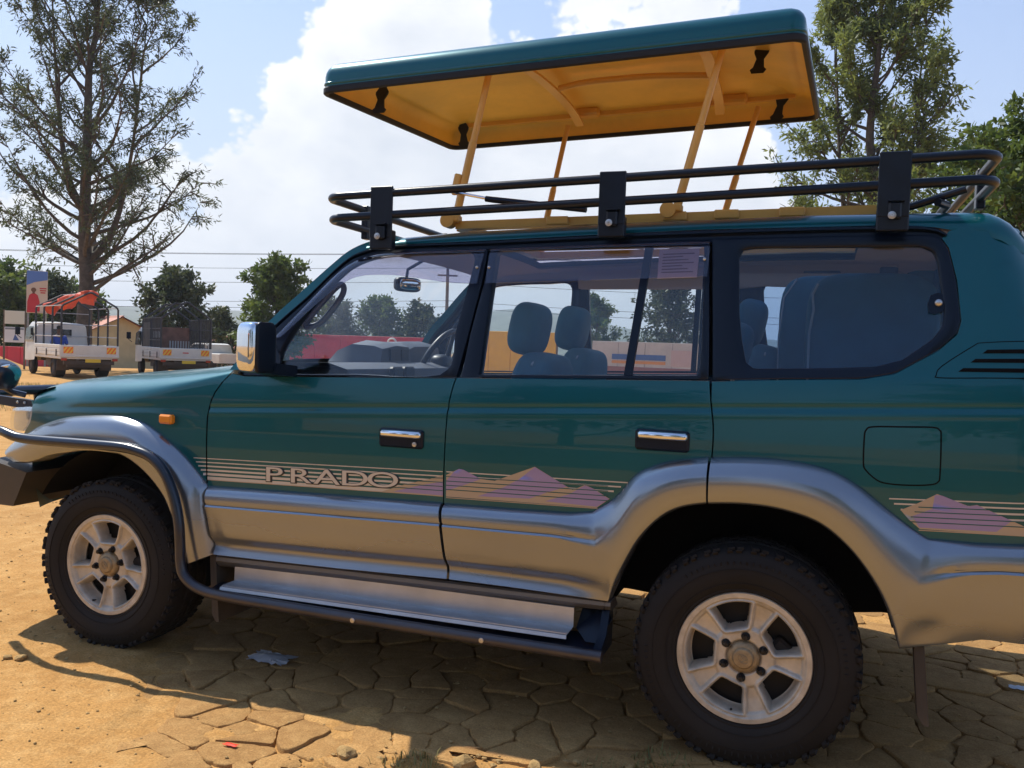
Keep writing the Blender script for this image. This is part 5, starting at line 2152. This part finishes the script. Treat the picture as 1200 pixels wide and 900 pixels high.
# hills ---------------------------------------------------------------------------
def hills():
    bs = np.linspace(-75, 35, 150)
    rows = []
    prof = lambda b: np.interp(b, [-75, -60, -50, -45, -41, -37, -33, -28, -23, -19, -16, -12, -8, 0, 10, 35], [40, 45, 52, 56, 58, 60, 58, 50, 66, 84, 80, 60, 48, 40, 36, 30])
    for k, dist in enumerate(np.linspace(700, 2300, 16)):
        row = []
        for b in bs:
            x, y = site(b, dist)
            t = (dist-700)/1600
            h = float(prof(b))*1.10*math.sin(min(t*1.35, 1)*PI/2)**1.5*(1 if t < .75 else 1-(t-.75)*1.2)
            h *= .82+.36*float(fbm(np.array(x), np.array(y), .004, 21))
            row.append((x, y, h-3.2))
        rows.append(row)
    g = G()
    g.grid(rows)
    M = mat('hill_scrub', (.085, .10, .07), .95, spec=.1, var=(.02, .55, 1.6), ncoord='Object')
    o = g.make('hills', M, None, 60)
    o['kind'] = 'structure'


hills()

# unseen tarred road added behind the photographer to darken shade and door reflections
ROADM = mat('added_tarmac', (.055, .053, .050), .85, var=(1.5, .7, 1.35), bump=(90, .4, .006))
g = G()
g.grid([[(x, y, float(gz(x, y))*0+.055-.06*abs((y+9.5)/4.6)**4) for y in np.linspace(-14.1, -4.9, 9)] for x in np.linspace(-120, 120, 61)])
tag(g.make('road', ROADM, None, 60), None, None, None, 'structure')
# buildings -----------------------------------------------------------------------
TILE = mat('red_roof_sheet', (.42, .13, .075), .6, var=(3, .8, 1.15))
CREAM = mat('cream_plaster', (.60, .50, .28), .85, var=(1.5, .85, 1.1))
PINKW = mat('pale_plaster', (.55, .48, .43), .85, var=(1.2, .85, 1.1))
TAN = mat('tan_plaster', (.50, .36, .20), .85, var=(1, .85, 1.1))
DARKIN = mat('dark_shop_interior', (.03, .028, .026), .9)
WOOD = mat('weathered_timber', (.16, .12, .085), .85, var=(8, .7, 1.2))
GREYS = mat('grey_sheet_metal', (.25, .26, .27), .5, .4)


def house(lab, loc, heading, w, d, h, rh, wall, name='house', awning=True, group=None, over=.35):
    root = thing(name, lab, 'house', (loc[0], loc[1], float(gz(*loc))-.1), R(-heading), group)
    g = G()
    g.prism([(-w/2, 0, 0), (w/2, 0, 0), (w/2, 0, h), (-w/2, 0, h)], (0, .15, 0))
    g.prism([(-w/2, d-.15, 0), (w/2, d-.15, 0), (w/2, d-.15, h), (-w/2, d-.15, h)], (0, .15, 0))
    for x in (-w/2, w/2-.15):
        g.prism([(x, .151, 0), (x, d-.151, 0), (x, d-.151, h), (x, d/2, h+rh-.03), (x, .151, h)], (.15, 0, 0))
    g.make('wall', wall, root, 20)
    g = G()
    for s_ in (0, 1):
        n = int((w+2*over)/.22)
        rows = []
        for i in range(n*2+1):
            x = -w/2-over+(w+2*over)*i/(n*2)
            k = .018*(i % 2)
            e = (x, -over if s_ == 0 else d+over, h-rh*over/(d/2)+k)
            rows.append([e, (x, d/2, h+rh+k)])
        g.grid(rows)
        g.grid([[(p[0], p[1], p[2]-.05) for p in r_] for r_ in rows])
    g.prism([(-w/2-over, d/2-.12, h+rh-.02), (w/2+over, d/2-.12, h+rh-.02), (w/2+over, d/2, h+rh+.05), (-w/2-over, d/2, h+rh+.05)], (0, .12, 0))
    g.make('roof', TILE, root, 20, fix=False)
    for i, x in enumerate(np.linspace(-w/2+1.0, w/2-1.0, max(2, int(w/2.2)))):
        g = G()
        if i % 2 == 0:
            g.box((x, -.012, 1.05), (1.0, .05, 2.1))
            dr = g.make('door', DARKIN, root)
        else:
            g.box((x, -.012, 1.45), (1.1, .05, .9))
            wn = g.make('window', DARKIN, root)
            g = G()
            for xx in (-.55, 0, .55):
                g.box((x+xx, -.05, 1.45), (.06, .05, .96))
            for zz in (-.46, .46):
                g.box((x, -.053, 1.45+zz), (1.16, .05, .06))
            g.make('frame', WOOD, wn)
    if awning:
        g = G()
        g.prism([(-w/2, -.03, h-.35), (w/2, -.03, h-.35), (w/2, -1.3, h-.75), (-w/2, -1.3, h-.75)], (0, 0, .05))
        aw = g.make('awning', TILE, root)
        for x in (-w/2+.1, 0, w/2-.1):
            g = G()
            g.box((x, -1.22, (h-.75)/2), (.09, .09, h-.75))
            g.make('awning_post', WOOD, root)
    return root


house('low cream shop with red sheet roof and awning between the two trucks', site(-46.6, 58), -44+70, 5.2, 4.2, 2.3, 1.0, CREAM)
house('low house with brown-red roof right of the caged truck', site(-36.7, 70), -36, 9.0, 5, 2.3, .95, PINKW, awning=False)
house('second brown-red roof half hidden behind the windscreen pillar', site(-33.5, 78), -30, 7.0, 5, 2.4, .9, CREAM, awning=False)
bb = house('plain tan building behind the photographer reflected in the chrome mirror', (-13.0, -15.5), -150, 6, 5, 3.0, .9, TAN, awning=False)

# walls and hoardings -----------------------------------------------------------------
REDP = mat('red_paint', (.55, .03, .05), .6, var=(1, .8, 1.1))
WHITEP = mat('white_paint', (.72, .71, .68), .6, var=(2, .85, 1.05))
YELP = mat('yellow_board', (.80, .42, .03), .6, var=(2, .9, 1.05))
BLUEP = mat('blue_paint', (.06, .12, .30), .6)
ORANGEP = mat('orange_paint', (.65, .26, .05), .6)


def hoarding(name, lab, cat_, b0, d0, b1, d1, z0, z1, m, th=.12, np_=5):
    (xa, ya), (xb, yb) = site(b0, d0), site(b1, d1)
    zg = float(gz((xa+xb)/2, (ya+yb)/2))
    L = math.hypot(xb-xa, yb-ya)
    root = thing(name, lab, cat_, (xa, ya, zg), math.atan2(yb-ya, xb-xa))
    for i in range(np_):
        g = G()
        w = L/np_
        g.bbox((w*(i+.5), 0, (z0+z1)/2-zg), (w-.02, th, z1-z0), .01)
        g.make('board_panel', m, root)
    for i in range(np_+1):
        g = G()
        g.box((L*i/np_, th*.5+.05, (z1-zg)/2-.02), (.09, .09, z1-zg-.04))
        g.make('post', WOOD, root)
    return root, L, zg


hoarding('red_wall', 'long red painted wall at the left edge behind the sign board', 'wall', -51.5, 49, -47.6, 46, -.4, .75, REDP, np_=6)
rt, L, zg = hoarding('red_hoarding', 'red hoarding seen through the front door window above the dashboard', 'hoarding', -33.8, 56, -23.6, 50, .3, 1.98, REDP, np_=6)
g = G()
g.tube([(L*.66+.28*math.cos(t), -.075, 1.62-zg+.26*math.sin(t)) for t in np.linspace(0, 2*PI, 25)[:-1]], .06, 6, True)
g.make('ring_emblem', WHITEP, rt)
hoarding('yellow_hoarding', 'bright yellow hoarding seen between the front headrests', 'hoarding', -22.4, 44, -16.6, 42, .1, 2.35, YELP, np_=4)
rt, L, zg = hoarding('roadside_wall', 'pale wall with painted blue and orange bands seen through the rear door window', 'wall', -14.2, 50, -5.4, 48, -.8, 2.15, PINKW, np_=5)
for nm, x0, x1, z0, z1, m in (('painted_band', 1.2, 4.3, 1.15, 1.45, BLUEP), ('painted_band', 1.2, 4.3, .93, 1.09, ORANGEP), ('painted_band', .05, L-.05, .2, .75, mat('brick_red_paint', (.28, .12, .09), .8)),
                              ('notice_board', 4.6, 6.0, .85, 1.75, mat('pink_board', (.55, .38, .34), .7))):
    g = G()
    g.bbox(((x0+x1)/2, -.072, (z0+z1)/2-zg), (x1-x0, .012, z1-z0), .002)
    g.make(nm, m, rt)

# sign boards and the poster at the left
sx, sy = site(-49.3, 38.2)
sg = thing('sign_board', 'pair of pale sign boards one above the other on two posts at the far left', 'sign', (sx, sy, float(gz(sx, sy))), R(46))
for x in (-.34, .34):
    g = G()
    g.box((x, 0, 1.1), (.07, .07, 2.3))
    g.make('post', WOOD, sg)
for nm, z0, z1, m in (('upper_board', 1.72, 2.22, mat('cream_board', (.66, .62, .48), .6)), ('lower_board', 1.02, 1.60, WHITEP)):
    g = G()
    g.bbox((0, -.05, (z0+z1)/2), (.66, .03, z1-z0), .004)
    bd = g.make(nm, m, sg)
g = G()
g.prism([(-.05, -.069, 1.10), (.16, -.069, 1.10), (.02, -.069, 1.34)], (0, -.003, 0))
g.make('printed_mark', BLUEP, sg)
g = G()
g.bbox((0, -.068, 1.54), (.62, .006, .07), .001)
g.make('printed_band', GREYS, sg)
bx, by_ = site(-48.2, 45.9)
pz = float(gz(bx, by_))
ps = thing('poster_board', 'tall poster with blue top and red-shirted figure under the dark tree', 'poster', (bx, by_, pz), R(44))
g = G()
g.box((-.36, .06, 2.2), (.09, .09, 4.4))
g.box((.36, .06, 2.2), (.09, .09, 4.4))
g.make('pole', GREYS, ps)
g = G()
g.bbox((0, 0, 3.45), (.86, .05, 1.95), .006)
g.make('poster_panel', mat('poster_paper', (.62, .53, .46), .6), ps)
g = G()
g.prism([(-.425, -.030, 4.41), (.425, -.030, 4.41), (.425, -.030, 4.02), (-.10, -.030, 3.90), (-.425, -.030, 3.74)], (0, -.004, 0))
g.make('blue_print', mat('poster_blue', (.10, .22, .62), .6), ps)
g = G()
g.prism([(-.40, -.034, 2.50), (.12, -.034, 2.50), (.11, -.034, 3.0), (.03, -.034, 3.30), (-.08, -.034, 3.38), (-.20, -.034, 3.38), (-.31, -.034, 3.30), (-.39, -.034, 3.0)], (0, -.004, 0))
g.make('figure_print', REDP, ps)
g = G()
g.lathe([(.001, -.006), (.10, -.006), (.105, 0)], (-.14, -.036, 3.54), 'y', 20)
g.box((-.14, -.036, 3.42), (.10, .006, .12))
g.make('face_print', mat('poster_brown', (.16, .08, .05), .7), ps)
g = G()
for z, w in ((3.62, .28), (3.52, .26), (3.42, .20)):
    g.box((.24, -.034, z), (w, .006, .05))
g.make('text_print', REDP, ps)

# power lines: wooden poles and wires -------------------------------------------------
pp = []
for b, d, lab in ((-63, 82, 'left'), (-23.9, 62, 'mid'), (14, 66, 'right')):
    x, y = site(b, d)
    z = float(gz(x, y))
    po = thing('power_pole', {'left': 'timber power pole beyond the left edge carrying the wires', 'mid': 'thin timber power pole seen through the front door window', 'right': 'timber power pole behind the right-hand trees'}[lab], 'power pole', (x, y, z), R(25))
    g = G()
    g.tube([(0, 0, -.2), (.03, 0, 4), (0, 0, 9.4)], [.15, .13, .10], 10)
    g.make('pole', WOOD, po)
    g = G()
    g.box((0, -.16, 9.0), (1.8, .1, .12))
    g.box((0, -.16, 7.4), (1.4, .1, .12))
    g.make('cross_arm', WOOD, po)
    pp.append((x, y, z))
for i, (h, off, lab) in enumerate(((9.05, -.8, 'highest wire of the power line crossing the sky at the left'), (8.85, .8, 'second wire from the top of the power line, close under the highest'), (7.95, 0, 'third wire down of the power line across the cloudy sky'),
                                   (7.0, -.6, 'fourth wire down of the power line'), (5.6, .6, 'fifth wire down of the power line, just above the trees'), (5.2, 0, 'lowest wire of the power line, level with the tree tops'))):
    g = G()
    for (xa, ya, za), (xb, yb, zb_) in zip(pp[:-1], pp[1:]):
        P = []
        for t in np.linspace(0, 1, 25):
            P.append((xa+(xb-xa)*t+off*.4, ya+(yb-ya)*t-off*.8, za+(zb_-za)*t+h-1.1*4*t*(1-t)*.35))
        g.tube(P, .014, 5)
    o = g.make('power_line', SEAL, None, 60)
    tag(o, lab, 'wire', 'overhead wires')

# trucks -----------------------------------------------------------------------------
TRUCKW = mat('truck_white', (.68, .66, .60), .45, 0, .3, .1, var=(2, .85, 1.05), dust=((.36, .26, .16), -.2, 1.3, .5, 3))
FRAMEM = mat('truck_frame_steel', (.05, .05, .055), .5, .4)
FRAMEW = mat('pale_frame_steel', (.42, .40, .38), .5, .3)
CHASS = mat('truck_chassis', (.045, .035, .03), .8, dust=((.2, .13, .08), 0, 1.2, .6, 4))
ORNG = mat('reflector_orange', (.85, .16, .02), .4)
YELR = mat('reflector_yellow', (.85, .52, .05), .4)
TGLASS = mat('truck_dark_glass', (.02, .025, .03), .08, 0, .6)
TARP = mat('orange_red_tarp', (.72, .085, .030), .55, var=(3, .75, 1.1), bump=(6, .6, .05))
PLATE = mat('yellow_number_plate', (.75, .50, .04), .5)
BROWNP = mat('brown_panel', (.20, .10, .07), .8, var=(4, .6, 1.3))  # brown base with random tone variation


def bar(g, a, b, r=.022):
    g.tube([a, b], r, 6)


def truck(lab, loc, heading, caged):
    z0 = float(gz(*loc))
    root = thing('flatbed_truck', lab, 'truck', (loc[0], loc[1], z0), R(-heading), 'white flatbed trucks parked behind the car')
    Wd, Lb = 1.72, 2.95
    # bed
    g = G()
    g.bbox((Wd/2, Lb/2, .66), (Wd-.02, Lb, .10), .01)
    g.make('bed', TRUCKW, root)
    for x in (0, Wd):
        g = G()
        for k in range(3):
            g.bbox((x, Lb/2, .77+.115*k), (.045, Lb-.06, .112), .012)
        s_ = g.make('side_board', TRUCKW, root)
        g = G()
        for y in (.35, 1.45, 2.6):
            g.box((x-.03 if x == 0 else x+.03, y, .80), (.02, .06, .22))
        g.make('latch', CHASS, s_)
    g = G()
    g.bbox((Wd/2, -.015, .875), (Wd+.04, .045, .35), .012)
    g.bbox((Wd/2, -.03, .70), (Wd+.04, .03, .05), .006)
    tg = g.make('tailgate', TRUCKW, root)
    for x in (.22, Wd-.22):
        g = G()
        n = 5
        w_, h_ = .28, .20
        cx, cz = x, .895
        g.box((cx, -.045, cz), (w_, .012, h_))
        pl_ = g.make('reflector_plate', YELR if caged else ORNG, tg)
        g = G()
        for k in range(-2, 4):
            s_ = k*.115
            P = []
            # slanting stripe clipped to the plate
            poly = [(s_-.10, -h_/2), (s_-.045, -h_/2), (s_+.10, h_/2), (s_+.045, h_/2)]
            poly = clip(poly, w_/2, 0, 1, 0)
            poly = clip(poly, -w_/2, 0, -1, 0) if len(poly) > 2 else []
            if len(poly) > 2:
                g.prism([(cx+p[0], -.0525, cz+p[1]) for p in poly], (0, -.003, 0))
        g.make('reflector_stripe', ORNG if caged else YELR, tg)
    # cab
    g = G()
    secs = [(Lb+.10, .62, 1.70, 1.66), (Lb+.16, .50, 1.76, 1.66), (Lb+.9, .46, 1.80, 1.64), (Lb+1.15, .46, 1.74, 1.62), (Lb+1.42, .46, 1.18, 1.60), (Lb+1.56, .46, .98, 1.56), (Lb+1.58, .44, .60, 1.52)]
    rows = []
    for y, zb_, zt_, w_ in secs:
        xo = (Wd-w_)/2
        c = .10
        rows.append([(xo, y, zb_), (xo, y, min(1.05, zt_-.12)), (xo+.05*(zt_ > 1.5), y, zt_-c), (xo+.05+c*.5, y, zt_-.02), (Wd/2, y, zt_+.01), (Wd-xo-.05-c*.5, y, zt_-.02), (Wd-xo-.05*(zt_ > 1.5), y, zt_-c), (Wd-xo, y, min(1.05, zt_-.12)), (Wd-xo, y, zb_)])
    g.grid(rows)
    for k in (0, len(rows)-1):
        b0 = len(g.v)-len(rows)*9+k*9
        g.f.append(tuple(b0+i for i in range(9)))
        g.mi.append(0)
    cab = g.make('cab', TRUCKW, root, 30)
    for x, s_ in ((.035, -1), (Wd-.035, 1)):
        g = G()
        g.prism([(x, Lb+.30, 1.10), (x, Lb+1.38, 1.10), (x+.0, Lb+1.20, 1.55), (x-.0, Lb+.85, 1.62), (x, Lb+.32, 1.62)], (s_*.012, 0, 0))
        g.make('cab_window', TGLASS, cab)
    g = G()
    g.bbox((Wd/2, Lb+.094, 1.42), (.62, .012, .26), .003)
    g.make('rear_cab_window', TGLASS, cab)
    g = G()
    g.tube([(-.10, Lb+1.30, 1.20), (-.22, Lb+1.32, 1.30), (-.22, Lb+1.32, 1.55)], .014, 6)
    g.bbox((-.22, Lb+1.30, 1.45), (.16, .05, .26), .015)
    g.make('cab_mirror', BLACK, cab)
    # chassis, axles, wheels
    g = G()
    for x in (.50, Wd-.50):
        g.box((x, 2.0, .54), (.08, 4.0, .14))
    g.box((Wd/2, .06, .50), (1.5, .10, .12))
    g.box((Wd/2, .12, .40), (1.30, .06, .10))
    g.tube([(.15, .95, .31), (Wd-.15, .95, .31)], .06, 8)
    g.box((.30, 1.9, .47), (.30, .6, .24))
    for x in (.22, Wd-.22):
        g.box((x, .52, .42), (.36, .02, .36))
    g.make('chassis', CHASS, root)
    first_ = None
    for x, y, w_ in ((.20, .95, .34), (Wd-.20, .95, .34), (.16, 3.75, .18), (Wd-.16, 3.75, .18)):
        g = G()
        g.lathe([(.17, -w_/2), (.27, -w_/2+.01), (.305, -w_/2+.04), (.310, 0), (.305, w_/2-.04), (.27, w_/2-.01), (.17, w_/2), (.17, -w_/2)], (x, y, .31), 'x', 26)
        wh = g.make('wheel', TYRE, root)
        g = G()
        g.lathe([(.001, -w_/2+.02), (.09, -w_/2+.02), (.10, -w_/2+.05), (.17, -w_/2+.01)] if x < 1 else [(.001, w_/2-.02), (.09, w_/2-.02), (.10, w_/2-.05), (.17, w_/2-.01)], (x, y, .31), 'x', 20)
        g.make('rim', CHASS, wh)
    g = G()
    g.bbox((Wd/2+.1, -.005, .565), (.46, .014, .11), .002)
    g.make('number_plate', PLATE, root)
    for x in (.10, Wd-.10):
        g = G()
        g.bbox((x, -.02, .60), (.16, .03, .08), .004)
        g.make('tail_lamp', bpy.data.materials['tail_lens'], root)
    # hoops and rails over the bed
    ze, za = (2.30, 2.72) if not caged else (2.12, 2.66)
    for y in ((.0, .98, 1.96, Lb-.02) if not caged else (.0, 1.45, Lb-.02)):
        g = G()
        xl, xr = .02, Wd-.02
        P = [(xl, y, .72), (xl, y, ze-.08), (xl+.05, y, ze), (Wd/2-.06, y, za-.01), (Wd/2, y, za), (Wd/2+.06, y, za-.01), (xr-.05, y, ze), (xr, y, ze-.08), (xr, y, .72)]
        g.tube(P, .031 if not caged else .034, 7)
        g.make('hoop', FRAMEM, root)
    g = G()
    for x, z in ((.02, ze-.02), (Wd-.02, ze-.02), (Wd/2, za), (.02, 1.72), (Wd-.02, 1.72), (.02, 1.32), (Wd-.02, 1.32)):
        bar(g, (x, 0, z), (x, Lb-.02, z), .017)
    for z in ((1.32, 1.72, 2.10) if not caged else (1.45,)):
        bar(g, (.02, Lb-.02, z), (Wd-.02, Lb-.02, z), .017)
    g.make('frame_rail', FRAMEW if not caged else FRAMEM, root)
    if caged:
        for x in (.02, Wd-.02):
            for y in np.linspace(.14, Lb-.15, 13):
                g = G()
                bar(g, (x, y, .95), (x, y, ze-.03), .021)
                g.make('cage_bar', FRAMEM, root)
        g = G()
        g.bbox((Wd/2, Lb-.06, 1.38), (Wd-.08, .03, .85), .006)
        hb = g.make('headboard', BROWNP, root)
        g = G()
        g.bbox((.42, Lb-.08, 1.52), (.44, .012, .24), .003)
        g.make('headboard_window', WHITEP, hb)
        g = G()
        g.bbox((.02, Lb-.62, 1.45), (.012, 1.1, 1.0), .003)
        g.make('side_sheet', FRAMEM, root)
        g = G()
        for x in np.linspace(.98, Wd-.06, 8):
            g.box((x, Lb-.10, 1.12), (.05, .02, .36))
        g.make('slat_guard', FRAMEW, root)
        g = G()
        g.box((Wd/2-.02, -.042, .89), (.20, .004, .035))
        g.make('tailgate_print', REDP, tg)
    else:
        rows = []
        r_ = random.Random(2)
        for i in range(16):
            y = .02+2.85*i/15
            k = .5+.5*math.sin(i*.9)
            cx = Wd/2-.42*(i/15)**1.3+.06*math.sin(i*.6)
            zo = za-.36*(i/15)**1.3
            wd = .15+.10*k
            row = []
            for j in range(12):
                a = PI*2*j/12
                rr = (wd if abs(math.cos(a)) > .5 else wd*.8)*(1+.6*(r_.random()-.5))
                row.append((cx+rr*math.cos(a), y+.03*r_.random(), zo-.02+(.10*math.sin(a) if math.sin(a) > 0 else .22*math.sin(a)*(.5+1.1*k))*(1+.7*(r_.random()-.5))))
            rows.append(row)
        g = G()
        g.grid(rows, closed=True)
        for k in (0, 15):
            b0 = len(g.v)-16*12+k*12
            g.f.append(tuple(b0+i for i in range(12)))
            g.mi.append(0)
        o = g.make('tarpaulin', TARP, None, 40)
        o.matrix_world = Matrix.Translation((loc[0], loc[1], z0)) @ Matrix.Rotation(R(-heading), 4, 'Z')
        tag(o, 'bunched orange-red tarpaulin draped over the top of the left truck frame', 'tarpaulin')
    return root


TA = (-19.37, 17.83)
truck('white flatbed truck with empty hoop frame, left of the two', TA, -62, False)
truck('white flatbed truck with dark caged sides and headboard, right of the two', (-18.59, 21.29), -54, True)


# white pickup behind the bonnet
def pickup():
    x, y = site(-38.6, 50)
    root = thing('pickup_truck', 'white pickup car half hidden behind the bonnet, right of the caged truck', 'car', (x, y, float(gz(x, y))), R(-20))
    g = G()
    prof = [(-2.2, .45), (-2.2, .82), (-1.3, .92), (-.75, 1.42), (-.55, 1.48), (.55, 1.48), (.78, 1.42), (.85, .95), (2.1, .95), (2.1, .45)]
    rows = []
    for yy, k in ((-.80, .94), (-.74, .99), (-.6, 1.0), (.6, 1.0), (.74, .99), (.80, .94)):
        rows.append([(p[0], yy*(1 if p[1] < 1 else .88), .45+(p[1]-.45)*k) for p in prof])
    g.grid(rows, closed=True)
    for k in (0, 5):
        b0 = len(g.v)-6*10+k*10
        g.f.append(tuple(b0+i for i in range(10)))
        g.mi.append(0)
    body = g.make('body', TRUCKW, root, 30)
    for s_ in (-1, 1):
        for nm, P in (('window', [(-1.02, 1.0), (-.62, 1.38), (.0, 1.40), (.0, 1.0)]), ('window', [(.06, 1.0), (.06, 1.40), (.55, 1.40), (.70, 1.0)])):
            g = G()
            g.prism([(p[0], s_*(.785 if p[1] < 1.1 else .70), p[1]) for p in P], (0, s_*.012, 0))
            g.make(nm, TGLASS, body)
    g = G()
    g.prism([(-1.27, -.62, .97), (-.80, -.60, 1.41), (-.80, .60, 1.41), (-1.27, .62, .97)], (-.015, 0, .015))
    g.make('windscreen', TGLASS, body)
    for xx in (-1.45, 1.35):
        for yy in (-.72, .72):
            g = G()
            g.lathe([(.001, -.09), (.2, -.10), (.30, -.06), (.31, 0), (.30, .06), (.2, .10), (.001, .09)], (xx, yy, .31), 'y', 22)
            g.make('wheel', TYRE, root)


pickup()


# the man in blue beside the left truck -------------------------------------------------
def person():
    h = Vector((math.sin(R(-62)), math.cos(R(-62)), 0))
    rgt = Vector((h.y, -h.x, 0))
    p = Vector((TA[0], TA[1], 0))+h*2.45+rgt*.62
    root = thing('person', 'man in a blue shirt sitting in the bed of the left white truck', 'person', (p.x, p.y, float(gz(p.x, p.y))-.11), R(62+180))

    def skin(name, verts, edges, rad, m, parent):
        me = bpy.data.meshes.new(name)
        me.from_pydata(verts, edges, [])
        o = bpy.data.objects.new(name, me)
        COL.objects.link(o)
        md = o.modifiers.new('s', 'SKIN')
        for i, rv_ in enumerate(rad):
            me.skin_vertices[0].data[i].radius = rv_ if isinstance(rv_, tuple) else (rv_, rv_)
        me.skin_vertices[0].data[0].use_root = True
        o.modifiers.new('d', 'SUBSURF').levels = 2
        bpy.context.view_layer.update()
        m2 = bpy.data.meshes.new_from_object(o.evaluated_get(bpy.context.evaluated_depsgraph_get()))
        bpy.data.objects.remove(o)
        m2.shade_smooth()
        return link(name, m2, m, parent)
    V = [(0, 0, .92), (0, 0, 1.12), (0, .01, 1.36), (0, 0, 1.48), (0, .02, 1.58), (0, .02, 1.70),
         (-.17, 0, 1.40), (-.24, .02, 1.14), (-.22, .12, .92), (-.21, .17, .84), (.17, 0, 1.40), (.24, .02, 1.14), (.21, .14, .94), (.20, .19, .86),
         (-.10, .05, .90), (-.13, .44, 1.04), (-.13, .62, .86), (-.13, .74, .84), (.10, .05, .90), (.13, .44, 1.04), (.13, .62, .86), (.13, .74, .84)]
    E_ = [(0, 1), (1, 2), (2, 3), (3, 4), (4, 5), (2, 6), (6, 7), (7, 8), (8, 9), (2, 10), (10, 11), (11, 12), (12, 13), (0, 14), (14, 15), (15, 16), (16, 17), (0, 18), (18, 19), (19, 20), (20, 21)]
    Rd = [(.15, .11), (.14, .10), (.16, .11), .055, .095, .085, .055, .045, .036, .03, .055, .045, .036, .03, .085, .06, .042, .04, .085, .06, .042, .04]
    SK = mat('brown_skin', (.085, .045, .030), .6)
    body = skin('body', V, E_, Rd, SK, root)
    k = [0, 1, 2, 6, 7, 10, 11]
    mp = {a: i for i, a in enumerate(k)}
    skin('shirt', [V[a] for a in k], [(mp[a], mp[b]) for a, b in E_ if a in mp and b in mp], [(lambda r_: (r_[0]+.02, r_[1]+.02) if isinstance(r_, tuple) else r_+.02)(Rd[a]) for a in k], mat('blue_shirt', (.03, .07, .32), .8), root)
    k = [0, 14, 15, 16, 18, 19, 20]
    mp = {a: i for i, a in enumerate(k)}
    skin('trousers', [V[a] for a in k], [(mp[a], mp[b]) for a, b in E_ if a in mp and b in mp], [(lambda r_: (r_[0]+.015, r_[1]+.015) if isinstance(r_, tuple) else r_+.018)(Rd[a]) for a in k], mat('dark_trousers', (.03, .03, .04), .8), root)
    g = G()
    g.ell((0, .01, 1.715), (.092, .10, .075), 1, 16, 10)
    g.make('hair', mat('black_hair', (.01, .009, .008), .8), root)
    g = G()
    g.ell((0, .115, 1.64), (.014, .022, .022), 1, 8, 6)
    for s_ in (-1, 1):
        g.ell((s_*.094, .02, 1.64), (.012, .02, .03), 1, 8, 6)
    g.make('nose_and_ears', SK, body)


person()

# sand heap and post at the far left
g = G()
cx, cy = site(-51.4, 40)
rows = []
for i in range(9):
    k = i/8
    rows.append([(cx+2.6*k*math.cos(a)*(1+.1*math.sin(3*a)), cy+2.0*k*math.sin(a), float(gz(cx, cy))-.05+1.0*(1-k)**1.2) for a in np.linspace(0, 2*PI, 33)[:-1]])
g.grid(rows, closed=True)
tag(g.make('sand_heap', DIRT, None, 60), 'heap of yellow sand in front of the red wall at the left edge', 'sand heap')

# air: thin haze ------------------------------------------------------------------------
g = G()
g.box((0, 0, 120), (9000, 9000, 260))
hz_ = g.make('haze', None, None, fix=False)
HM = bpy.data.materials.new('haze')
HM.use_nodes = True
HM.node_tree.nodes.clear()
ho = nn(HM.node_tree, 'ShaderNodeOutputMaterial')
hv = nn(HM.node_tree, 'ShaderNodeVolumePrincipled')
hv.inputs['Color'].default_value = (.90, .95, 1.0, 1)
hv.inputs['Density'].default_value = .00042
hv.inputs['Anisotropy'].default_value = .2
HM.node_tree.links.new(hv.outputs[0], ho.inputs['Volume'])
hz_.data.materials.append(HM)
hz_['kind'] = 'stuff'
